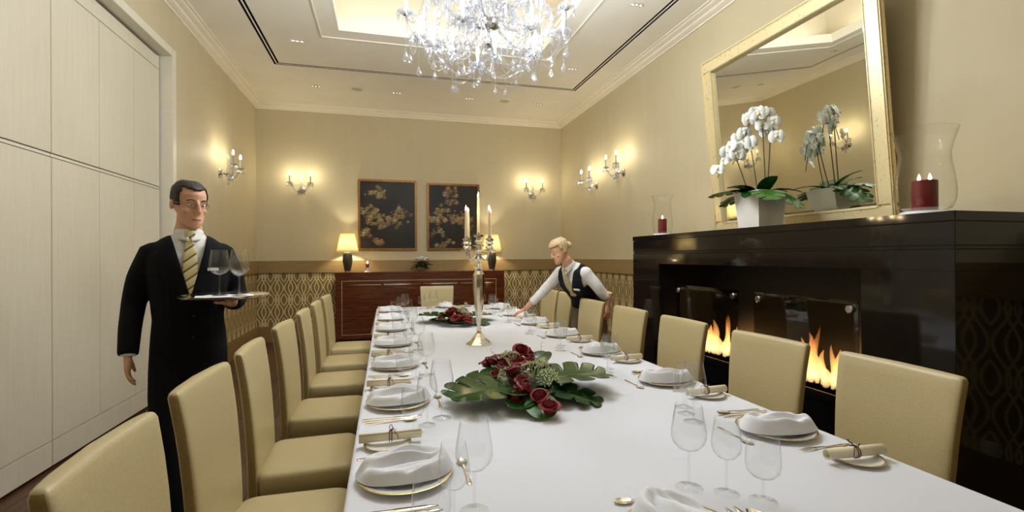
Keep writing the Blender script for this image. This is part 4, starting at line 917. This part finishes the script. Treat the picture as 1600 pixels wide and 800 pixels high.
def chandelier():
    cx, cy = .73, 3.40; g = empty('chandelier', (cx, cy, .065), 0, 'large tiered crystal chandelier hanging above the table', 'chandelier')
    def q(n, m, mat, par=None, **k): return m.build(n, M[mat], par or g, **k)
    q('ceiling_rose', MB().lathe([(.10, ZU-.066), (.10, ZU-.085), (.06, ZU-.11), (.012, ZU-.125)], 24), 'chrome')
    q('rod', MB().lathe([(.009, 3.95), (.009, ZU-.115)], 10), 'chrome')
    q('column', MB().lathe([(.012, 2.86), (.03, 2.90), (.02, 2.95), (.05, 3.06), (.075, 3.14), (.05, 3.22), (.025, 3.27), (.045, 3.34), (.07, 3.42), (.03, 3.5), (.02, 3.56), (.05, 3.62), (.06, 3.70), (.02, 3.78), (.03, 3.86), (.01, 3.96)], 20), 'crystal2')
    q('receiver_bowl', MB().lathe([(.0001, 2.985), (.05, 2.99), (.085, 3.008), (.092, 3.03), (.07, 3.05), (.02, 3.055)], 28), 'chrome')
    q('bottom_cap', MB().lathe([(.0001, 2.855), (.022, 2.86), (.028, 2.872), (.012, 2.885)], 20), 'chrome')
    m = MB(); drop(m, (0, 0, 2.855), .020); beads(m, [(0, 0, 2.855), (0, 0, 2.72)], .016, .007); drop(m, (0, 0, 2.715), .022); q('finial_drop', m, 'crystal')
    bd = MB(); rnd = random.Random(9)
    tiers = [(10, .585, 3.03, 3.05, .0), (5, .40, 2.875, 3.02, .31), (8, .40, 3.34, 3.30, .2), (5, .24, 3.64, 3.58, .5)]
    for ti, (n, r, zc, zh, ph) in enumerate(tiers):
        cups = []
        for k in range(n):
            an = ph+2*pi*k/n; d = Vector((cos(an), sin(an), 0)); dip = .10 if ti != 1 else .06
            pts = [d*(.06+(r-.06)*t)+Vector((0, 0, zh+(zc-zh)*t-dip*sin(pi*min(1, t*1.12))+.05*sin(pi*t)*(1-t))) for t in [i/16 for i in range(17)]]
            a = q('arm', MB().tube(pts, .0075, 8), 'crystal2'); c = pts[-1]; cups.append(c)
            q('drip_pan', MB().lathe([(.006, -.01), (.02, 0), (.045, .006), (.058, .018), (.056, .02), (.04, .011), (.006, .006)], 16, c), 'crystal2', a)
            q('socket', MB().lathe([(.016, -.012), (.018, -.004), (.01, .004)], 12, c), 'chrome', a)
            q('candle_sleeve', MB().lathe([(.011, .004), (.011, .095), (.008, .097)], 10, c), 'wax', a)
            q('bulb', MB().lathe([(.006, .095), (.014, .115), (.012, .137), (.004, .158), (.0003, .166)], 10, c), 'bulb', a)
            light('chandelier_lamp', 'POINT', (c.x, c.y, c.z+.13), P_CHAND*(1.3, 1.3, .45, .12)[ti], NEUT, .011, parent=g)
            m = MB()
            for j in range(10): b = j*pi/5; prism(m, (c.x+.055*cos(b), c.y+.055*sin(b), c.z+.014), .062, .0075)
            q('prism_fringe', m, 'crystal', a)
            m = MB(); L = (.24, .10, .16, .12)[ti]*rnd.uniform(.8, 1.15); beads(m, [c-Vector((0, 0, .02)), c-Vector((0, 0, L))], .015, .0062); drop(m, c-Vector((0, 0, L)), .022); q('crystal_drop', m, 'crystal', a)
            for u in range(3):
                e = rnd.uniform(-.06, .06); p2 = pts[7+3*u]+Vector((0, 0, -.008)); m = MB(); L = (.13, .09, .1, .08)[ti]*rnd.uniform(.7, 1.25); beads(m, [p2, p2-Vector((0, 0, L))], .015, .006); drop(m, p2-Vector((0, 0, L)), .018); q('crystal_drop', m, 'crystal', a)
        for k in range(n):
            c, c2 = cups[k], cups[(k+1) % n]; beads(bd, swag(c, c2, .13), .0155, .0075); beads(bd, swag(c, c2, .20, 12), .0165, .0068); beads(bd, swag(Vector((c.x*.72, c.y*.72, c.z)), Vector((c2.x*.72, c2.y*.72, c2.z)), .15, 12), .0165, .0068)
            beads(bd, swag(c+Vector((0, 0, .01)), Vector((0, 0, zc+.20)), .06), .0155, .0062)
            beads(bd, swag(c*1.0, Vector((c.x*.2, c.y*.2, zc-.02)), .12), .0165, .006)
            mid = (c+c2)/2; 
            m = MB(); p2 = mid*1.03-Vector((0, 0, .16)); p2.z = zc-.135; beads(m, [p2, p2-Vector((0, 0, .07))], .015, .0062); drop(m, p2-Vector((0, 0, .07)), .021); q('crystal_drop', m, 'crystal')
    o = bd.build('bead_strings', M['crystal'], g, False); o['kind'] = 'stuff'
    m = MB()
    for r0, z0, n in ((.13, 3.16, 20), (.20, 3.10, 28), (.30, 3.16, 40), (.46, 3.08, 56), (.16, 3.44, 24), (.28, 3.40, 36), (.14, 3.70, 20)):
        m.lathe([(r0-.004, z0), (r0, z0+.006), (r0+.004, z0)], 32, cap=False)
        for j in range(n): b = 2*pi*j/n; prism(m, (r0*cos(b), r0*sin(b), z0), .11, .010)
    o = m.build('prism_skirt', M['crystal'], g, False); o['kind'] = 'stuff'
chandelier()
# ------------------------------------------------------------ people
def remeshed(mb, voxel, it=6, fac=.5):
    me = bpy.data.meshes.new('tmp'); me.from_pydata(mb.v, [], mb.f); o = bpy.data.objects.new('tmp', me); C.objects.link(o)
    r = o.modifiers.new('r', 'REMESH'); r.mode = 'VOXEL'; r.voxel_size = voxel; r.use_smooth_shade = True
    if it: s = o.modifiers.new('s', 'SMOOTH'); s.iterations = it; s.factor = fac
    dg = bpy.context.evaluated_depsgraph_get(); out = bpy.data.meshes.new_from_object(o.evaluated_get(dg))
    bpy.data.objects.remove(o); bpy.data.meshes.remove(me); out.materials.clear()
    out.polygons.foreach_set('use_smooth', [True]*len(out.polygons)); return out
def dress(name, me, mat, parent, cut=None, mt=None, wrinkle=0, thick=.004, planes=()):
    bm = bmesh.new(); bm.from_mesh(me)
    for co, no in planes: bmesh.ops.bisect_plane(bm, geom=bm.verts[:]+bm.edges[:]+bm.faces[:], dist=1e-5, plane_co=co, plane_no=no)
    if cut: bmesh.ops.delete(bm, geom=[f for f in bm.faces if cut(f.calc_center_median())], context='FACES')
    if wrinkle:
        for v in bm.verts: v.co += v.normal*wrinkle*noise.noise(Vector((v.co.x*9, v.co.y*9, v.co.z*5)))
    if mt is not None: bm.transform(mt)
    bm.to_mesh(me); bm.free(); me.materials.append(mat); o = link(name, me, parent)
    if cut and thick: solid(o, thick, -1)
    return o
def ell(c, rx, ry, n=24, p=.9):
    return [(c[0]+rx*math.copysign(abs(cos(2*pi*i/n))**p, cos(2*pi*i/n)), c[1]+ry*math.copysign(abs(sin(2*pi*i/n))**p, sin(2*pi*i/n)), c[2]) for i in range(n)]
def torso(mb, rings, off=0, mt=None, z0=-9, z1=9):
    k = len(mb.v); mb.rings([ell((0, yc, z), rx+off, ry+off) for z, rx, ry, yc in rings if z0 <= z <= z1])
    if mt is not None: mb.xf(mt, k)
def limb(mb, pts, rad, n=14, sub=5):
    P = [Vector(p) for p in pts]; out = []; rr = []
    for i in range(len(P)-1):
        p0, p1, p2, p3 = P[max(i-1, 0)], P[i], P[i+1], P[min(i+2, len(P)-1)]
        for s in range(sub):
            t = s/sub; q = .5*((2*p1)+(p2-p0)*t+(2*p0-5*p1+4*p2-p3)*t*t+(3*p1-p0-3*p2+p3)*t**3)
            out.append(p1.lerp(p2, t)*.5+q*.5); rr.append(rad[i]*(1-t)+rad[i+1]*t)
    out.append(P[-1]); rr.append(rad[-1]); mb.tube(out, rr, n)
def hand(mb, w, d, pn, thumb, curl=.5, spread=.12, sc=1.0):
    w, d, pn = Vector(w), Vector(d).normalized(), Vector(pn); pn = (pn-d*pn.dot(d)).normalized(); s = d.cross(pn).normalized()*thumb     # s: thumb side
    def E(p, a, b): return [p+s*(a*cos(2*pi*i/14))+pn*(b*sin(2*pi*i/14)) for i in range(14)]
    mb.rings([E(w-d*.03*sc, .026*sc, .02*sc), E(w, .027*sc, .019*sc), E(w+d*.03*sc, .036*sc, .017*sc), E(w+d*.065*sc, .042*sc, .015*sc), E(w+d*.088*sc, .040*sc, .012*sc)])
    for i, (L, o) in enumerate(((.072, 1), (.082, .33), (.076, -.33), (.058, -1))):
        p = w+d*(.083-.006*abs(o-.2))*sc+s*(o*.030*sc); a = 0; pts = [p]; dr = (d+s*o*spread).normalized()
        for seg, f in ((.45, .35), (.30, 1.0), (.25, .8)):
            a += curl*f; v = dr*cos(a)+pn*sin(a); p = p+v*(L*seg*sc); pts.append(p)
        mb.tube([pts[0]-d*.01]+pts, [.0095*sc, .0095*sc, .009*sc, .0085*sc, .0068*sc], 8)
    p = w+d*.018*sc+s*.026*sc; v1 = (d*.75+s*.62+pn*.25).normalized(); v2 = (d*.95+s*.15+pn*.35).normalized()
    mb.tube([p, p+v1*.035*sc, p+v1*.035*sc+v2*.028*sc, p+v1*.035*sc+v2*.05*sc], [.013*sc, .0115*sc, .0095*sc, .007*sc], 8)
HEAD = [(-.118, .016, -.080, -.050), (-.108, .030, -.094, -.034), (-.09, .043, -.099, -.008), (-.065, .054, -.096, .025), (-.035, .063, -.092, .056), (-.005, .069, -.088, .080), (.025, .073, -.089, .092), (.055, .0725, -.088, .094), (.085, .063, -.072, .084), (.106, .045, -.042, .062), (.118, .022, -.010, .034)]
def headshape(mb, mt, off=0, sc=1.0):
    k = len(mb.v); rr = []
    for z, w, f, b in HEAD:
        yc, ry = (f+b)/2, (b-f)/2; q = 1+.0
        rr.append([((w+off)*cos(2*pi*i/28), yc+(ry+off)*sin(2*pi*i/28), z*(1+off*4)) for i in range(28)])
    mb.rings(rr); mb.xf(mt, k)
def face(mb, mt):
    k = len(mb.v)
    mb.tube([(0, -.083, .028), (0, -.094, .012), (0, -.106, -.012), (0, -.112, -.028), (0, -.098, -.040)], [.006, .0075, .010, .012, .008], 10)
    for s in (-1, 1):
        mb.ball((s*.010, -.098, -.033), .0075); mb.ball((s*.030, -.080, .022), .012, 10, 6, (1.7, .6, .55)); mb.ball((s*.040, -.070, -.028), .018, 10, 6, (1, .6, .9))
        mb.ball((s*.073, .012, -.004), .02, 10, 8, (.45, .85, 1.5)); mb.ball((s*.066, .010, -.006), .012, 8, 6)
    mb.ball((0, -.091, -.064), .012, 10, 6, (1.9, .7, .55)); mb.ball((0, -.089, -.076), .011, 10, 6, (1.6, .7, .6)); mb.ball((0, -.088, -.102), .014, 10, 6, (1.2, .7, .8))
    mb.xf(mt, k)
def face_parts(body, mt, brow, hair=None):
    for s in (-1, 1):
        e = MB().ball((s*.031, -.0795, .004), .0095, 12, 8, (1.35, .55, .62)).xf(mt).build('eye', M['eye'], body)
        MB().ball((s*.029, -.0838, .004), .0042, 10, 6, (1, .5, 1)).xf(mt).build('iris', M['iris'], e)
        MB().tube([(s*(.014+.034*t), -.0935+.018*t*t, .024+.006*sin(pi*t)) for t in [i/6 for i in range(7)]], [.002, .0032, .0036, .0034, .003, .0024, .0014], 6).xf(mt).build('eyebrow', brow, body)
    MB().tube([(.024*t, -.0985+.012*t*t, -.0685-.001*t*t) for t in [i/5-1 for i in range(11)]], [.0012]+[.0034]*9+[.0012], 6).xf(mt).build('lips', M['lip'], body)
def hair(name, body, mt, off, keepf, mat, extra=None, amp=.003):
    nz, na = 34, 64; m = MB()
    def prof(t):
        z = -.09+.209*t
        for (z0, w0, f0, b0), (z1, w1, f1, b1) in zip(HEAD, HEAD[1:]):
            if z0 <= z <= z1+1e-6:
                k = (z-z0)/(z1-z0); return z, w0+(w1-w0)*k, f0+(f1-f0)*k, b0+(b1-b0)*k
        return HEAD[-1]
    def fn(a, t):
        z, w, f, b = prof(t); th = 2*pi*a; o = off*(.75+.5*max(0, z)/.1); yc, ry = (f+b)/2, (b-f)/2
        o += amp*noise.noise(Vector((cos(th)*6, sin(th)*6, z*60))); return ((w+o)*cos(th), yc+(ry+o)*sin(th), z*(1+o*5 if z > 0 else 1))
    m.grid(fn, na, nz, lambda a, t: keepf(*fn(a, t))); k = len(m.v)
    m.add([fn(i/na, 1) for i in range(na)]+[(0, .012, .118*(1+off*7))], [(i, (i+1) % na, na) for i in range(na)])
    if extra: extra(m)
    o = m.xf(mt).build(name, mat, body, True, 80); solid(o, .006, -1); return o
TORSO_M = [(.82, .150, .112, .01), (.90, .158, .118, .012), (.98, .154, .114, .008), (1.08, .144, .106, .0), (1.20, .154, .112, -.002), (1.32, .168, .120, -.004), (1.41, .170, .112, .0), (1.465, .150, .092, .008), (1.505, .105, .074, .014), (1.525, .072, .062, .014), (1.60, .056, .058, .008), (1.64, .054, .056, .004)]
def man():
    g = empty('person', (-1.03, 2.96, 0), R(22), 'man in black suit and striped gold tie carrying a tray of glasses', 'person')
    hm = Matrix.Translation((.0, -.012, 1.692)) @ Matrix.Rotation(R(22), 4, 'Z') @ Matrix.Rotation(R(9), 4, 'X') @ Matrix.Scale(1.05, 4)
    RA = [(-.150, .01, 1.44), (-.208, .035, 1.30), (-.236, .055, 1.165), (-.250, .01, 1.04), (-.258, -.04, .915)]
    LA = [(.150, .01, 1.44), (.206, .03, 1.30), (.226, .02, 1.175), (.200, -.12, 1.165), (.165, -.235, 1.172)]
    legs = [([(-.088, .0, .92), (-.095, -.06, .70), (-.098, -.13, .50), (-.10, -.17, .30), (-.10, -.19, .09)], (-.10, -.19)), ([(.088, .0, .92), (.092, .03, .70), (.094, .06, .50), (.096, .16, .30), (.098, .25, .11)], (.098, .25))]
    b = MB(); torso(b, TORSO_M); headshape(b, hm); face(b, hm)
    for A in (RA, LA): limb(b, A, [.058, .050, .042, .038, .026])
    hand(b, RA[-1], (-.02, -.12, -.98), (.9, -.1, -.2), -1, .42); hand(b, LA[-1], (-.25, -.95, .06), (0, .05, 1), 1, .03, .18)
    for L, f in legs: limb(b, L, [.068, .068, .052, .048, .038]); b.ball((f[0], f[1]-.05, .045), .045, 12, 8, (.95, 2.2, .85))
    body = link('body', remeshed(b, .0052, 3), g); body.data.materials.append(M['skin'])
    face_parts(body, hm, M['hair_dark'])
    hair('hair', body, hm, .0055, lambda x, y, z: (z > .080+.25*abs(x)*abs(x)/.06 and y < -.03) or (y >= -.03 and z > .03) or (y > .0 and z > .012) or (y > .035 and z > -.062) or (-.045 < y < -.005 and abs(x) > .06 and z > -.002), M['hair_dark'])
    s = MB()
    for q in (-1, 1):
        s.tube([(q*.031+.019*cos(a), -.104+.006*abs(cos(a)), .002+.0125*sin(a)) for a in [2*pi*i/18 for i in range(19)]], .0011, 5)
        s.tube([(q*.050, -.098, .006), (q*.074, -.05, .008), (q*.079, .008, .008)], .0012, 5)
    s.tube([(-.012, -.104, .006), (0, -.112, .008), (.012, -.104, .006)], .0011, 5).xf(hm).build('spectacles', M['wire'], body)
    # suit
    sh = MB(); torso(sh, TORSO_M, .008, None, 0, 1.53); sh.rings([ell((0, .012, 1.47), .085, .080), ell((0, .008, 1.52), .069, .071), ell((0, .004, 1.560), .064, .066)])
    dress('shirt', remeshed(sh, .008, 4), M['shirt'], g)
    m = MB()
    for q in (-1, 1): m.grid(lambda a, t: (q*(.006+.058*a), -.070-.045*(1-a)*t+.035*a*a, 1.553-.062*t*(1-.3*a)-.008*a), 6, 5)
    solid(m.build('collar', M['shirt'], g), .003)
    m = MB(); TT = [(1.10, -.124), (1.20, -.129), (1.32, -.140), (1.41, -.132), (1.465, -.105), (1.505, -.090), (1.56, -.084)]
    def ty(z):
        for (z0, y0), (z1, y1) in zip(TT, TT[1:]):
            if z <= z1: return y0+(y1-y0)*(z-z0)/(z1-z0)
        return -.084
    rr = [[(w*cos(2*pi*i/12), ty(z)+(.004 if z < 1.49 else .010)*sin(2*pi*i/12), z) for i in range(12)] for w, z in ((.020, 1.545), (.026, 1.53), (.015, 1.495), (.022, 1.47), (.030, 1.40), (.036, 1.32), (.036, 1.26), (.026, 1.205))]
    m.rings(rr).build('tie', M['tie'], g)
    j = MB(); torso(j, [(.76, .165, .122, .015)]+TORSO_M, .020, None, 0, 1.53)
    limb(j, RA, [.066, .060, .054, .050, .045]); limb(j, LA[:4]+[(.173, -.205, 1.171)], [.066, .060, .054, .050, .044])
    for q in (-1, 1): j.ball((q*.146, .008, 1.435), .068, 14, 10, (1.0, .95, .78))
    dress('jacket', remeshed(j, .008, 7), M['suit'], g, lambda c: c.y < -.02 and c.z > 1.19 and abs(c.x) < (c.z-1.19)*.25, None, .004, .006, [((0, 0, 1.19), (q, 0, -.25)) for q in (-1, 1)])
    for q in (-1, 1):
        m = MB(); V = lambda z: (z-1.19)*.25
        m.grid(lambda a, t: (q*(V(1.19+.30*t)-.001+(.052*sin(pi*min(1, .10+t*.85))**.8)*a), -.1445+.012*(1-t)**2-.003*a+.085*max(0, t-.60)**1.2*1.5+.016*a*a, 1.19+.30*t), 6, 14); solid(m.build('lapel', M['suit'], g), .005)
    for z in (1.10, .99):
        MB().lathe([(.0001, .004), (.009, .003), (.010, 0)], 14).xf(Matrix.Translation((.012, -.143, z)) @ Matrix.Rotation(pi/2, 4, 'X')).build('button', M['blackg'], g)
    m = MB(); m.box(.075, .125, -.146, -.139, 1.335, 1.35).build('pocket_square', M['shirt'], g)
    for c, d in ((RA[-1], (0, -.1, -1)), (LA[-1], (-.3, -1, 0))):
        c = Vector(c); d = Vector(d).normalized(); MB().tube([c-d*.03, c+d*.004], [.034, .033], 16, False).build('cuff', M['shirt'], g)
    t = MB()
    for L, f in legs: limb(t, L[:-1]+[(L[-1][0], L[-1][1], .06)], [.090, .090, .078, .072, .070])
    torso(t, TORSO_M, .011, None, 0, .99); dress('trousers', remeshed(t, .009, 5), M['suit'], g, None, None, .005)
    for L, f in legs: MB().rings([ell((f[0], f[1]-.055, 0), .045, .145, 20, .8), ell((f[0], f[1]-.055, .03), .048, .147, 20, .8), ell((f[0], f[1]-.05, .055), .042, .125, 20, .85), ell((f[0], f[1]-.0, .085), .036, .06, 20)]).build('shoe', M['shoe'], g)
    # the tray he carries, with glasses on it
    mw = Matrix.Translation((-1.03, 2.96, 0)) @ Matrix.Rotation(R(22), 4, 'Z'); tp = mw @ Vector((.135, -.32, 1.200))
    tr = empty('serving_tray', tp, R(16), 'white cloth-lined serving tray balanced on the man\'s hand', 'tray')
    MB().lathe([(.0001, 0), (.185, 0), (.20, .008), (.205, .016), (.201, .017), (.183, .006), (.0001, .005)], 48).build('dish', M['silver'], tr)
    m = MB(); m.grid(lambda a, t: ((a-.5)*.26, (t-.5)*.26, .0075+.002*sin(a*20)*sin(t*17)), 16, 16).build('napkin', M['napkin'], tr)
    for dx, dy, k, lb in ((-.03, .02, 'red', 'large empty wine glass on the carried tray, left of the others'), (.075, -.03, 'red', 'large empty wine glass at the right on the carried tray'), (.04, .09, 'white', 'smaller empty wine glass at the back of the carried tray')):
        inst(k, tp+Vector((dx, dy, .011)), .3, lb, 'glasses on the tray')
man()
TORSO_W = [(.80, .165, .118, .01), (.88, .178, .125, .012), (.95, .170, .115, .008), (1.05, .130, .092, .0), (1.15, .140, .10, -.004), (1.25, .152, .115, -.012), (1.32, .156, .10, -.002), (1.36, .140, .082, .006), (1.395, .10, .066, .01), (1.42, .058, .052, .01), (1.48, .047, .049, .004), (1.52, .046, .048, .0)]
def woman():
    P = (1.965, 4.425, 0); g = empty('person', P, R(-59), 'fair-haired woman in dark vest and white shirt leaning over the table', 'person')
    lean = Matrix.Translation((0, 0, .93)) @ Matrix.Rotation(R(40), 4, 'X') @ Matrix.Translation((0, 0, -.93)); lift = Matrix.Identity(4)
    nk = lean @ Vector((0, 0, 1.50)); hc = nk+Vector((-.02, -.065, .085))
    hm = Matrix.Translation(hc) @ Matrix.Rotation(R(-20), 4, 'Z') @ Matrix.Rotation(R(22), 4, 'X') @ Matrix.Rotation(R(-6), 4, 'Y') @ Matrix.Scale(.94, 4)
    sR, sL = lean @ Vector((-.15, .0, 1.335)), lean @ Vector((.15, .0, 1.335))
    hR = Vector((-.46, -.44, .875)); hL = Vector((.285, -.10, .94))
    RA = [sR, sR.lerp(hR, .30)+Vector((-.02, .02, -.01)), sR.lerp(hR, .52)+Vector((-.02, .02, -.015)), sR.lerp(hR, .76), hR]
    LA = [sL, sL+Vector((.07, .06, -.11)), sL+Vector((.12, .135, -.215)), hL+Vector((.02, -.005, .11)), hL]
    b = MB(); torso(b, TORSO_W, 0, lean, .95); torso(b, TORSO_W, 0, None, 0, .96); headshape(b, hm); face(b, hm); limb(b, [nk-Vector((0, -.03, .05)), nk, hc+Vector((0, .02, -.04))], [.047, .046, .048])
    for A in (RA, LA): limb(b, A, [.048, .042, .036, .032, .023])
    hand(b, RA[-1], (-.72, -.45, -.42), (.1, -.15, -1), 1, .22, .15, .92); hand(b, LA[-1], (.02, -.08, -1), (-.9, .1, .1), 1, .40, .1, .92)
    legs = [[(-.085, .0, .88), (-.088, -.03, .68), (-.088, -.04, .48), (-.09, .0, .28), (-.09, .03, .09)], [(.085, .0, .88), (.09, .02, .68), (.095, .04, .48), (.098, .09, .28), (.10, .14, .09)]]
    for L in legs: limb(b, L, [.088, .076, .054, .046, .035]); b.ball((L[-1][0], L[-1][1]-.045, .042), .04, 12, 8, (.95, 2.2, .85))
    body = link('body', remeshed(b, .0052, 3), g); body.data.materials.append(M['skin'])
    face_parts(body, hm, M['hair_blond'])
    hair('hair', body, hm, .013, lambda x, y, z: (z > .070 and y < -.03) or (y >= -.035 and z > .02) or (y > .0 and z > -.02) or (y > .03 and z > -.07), M['hair_blond'], lambda m: m.ball((0, .115, .02), .038, 14, 10, (1.1, .8, 1)), .005)
    sh = MB(); torso(sh, TORSO_W, .010, lean, 1.0, 1.425); [sh.ball(q, .066, 12, 8) for q in (sR, sL)]; limb(sh, RA[:3]+[sR.lerp(hR, .82)], [.062, .055, .048, .042]); limb(sh, LA[:3]+[hL+Vector((.015, 0, .09))], [.062, .055, .047, .040])
    k = len(sh.v); sh.rings([ell((0, .008, 1.37), .075, .068), ell((0, .006, 1.43), .060, .060), ell((0, .004, 1.465), .056, .057)]); sh.xf(lean, k)
    dress('shirt', remeshed(sh, .008, 5), M['shirt'], g, None, None, .006)
    m = MB()
    for q in (-1, 1): m.grid(lambda a, t: (q*(.005+.055*a), -.062-.045*(1-a)*t+.035*a*a, 1.462-.055*t*(1-.3*a)-.006*a), 6, 5)
    solid(m.xf(lean).build('collar', M['shirt'], g), .003)
    m = MB(); ty = lambda z: -.128+.06*max(0, (z-1.33)/.12)-.002
    m.rings([[(w*cos(2*pi*i/12), ty(z)+.009*sin(2*pi*i/12), z) for i in range(12)] for w, z in ((.018, 1.45), (.025, 1.435), (.014, 1.40), (.026, 1.34), (.036, 1.24), (.034, 1.16))]).xf(lean).build('tie', M['tie2'], g)
    v = MB(); torso(v, TORSO_W, .022, None, .94, 1.40)
    for q in (-1, 1): v.rings([ell((q*.085, 0, 1.30), .06, .10), ell((q*.09, 0, 1.36), .052, .088), ell((q*.088, .002, 1.392), .042, .072), ell((q*.085, .002, 1.405), .03, .05)])
    dress('vest', remeshed(v, .008, 6), M['vest'], g, lambda c: (c.y < -.02 and c.z > 1.12 and abs(c.x) < (c.z-1.12)*.25) or (c.z > 1.375 and abs(c.x) < .06) or (abs(c.x) > .140 and 1.24 < c.z < 1.40), lean, .004, .005, [((0, 0, 1.12), (q, 0, -.25)) for q in (-1, 1)])
    MB().box(.055, .125, -.150, -.143, 1.245, 1.268, .002).xf(lean).build('name_badge', M['badge'], g)
    t = MB()
    for L in legs: limb(t, L[:-1]+[(L[-1][0], L[-1][1], .06)], [.106, .095, .078, .072, .070])
    torso(t, TORSO_W, .012, None, 0, .97); dress('trousers', remeshed(t, .009, 5), M['trouser'], g, None, None, .005)
    for L in legs: MB().rings([ell((L[-1][0], L[-1][1]-.05, 0), .04, .13, 20, .8), ell((L[-1][0], L[-1][1]-.05, .03), .043, .132, 20, .8), ell((L[-1][0], L[-1][1]-.045, .055), .038, .11, 20, .85), ell((L[-1][0], L[-1][1], .085), .033, .055, 20)]).build('shoe', M['shoe'], g)
woman()
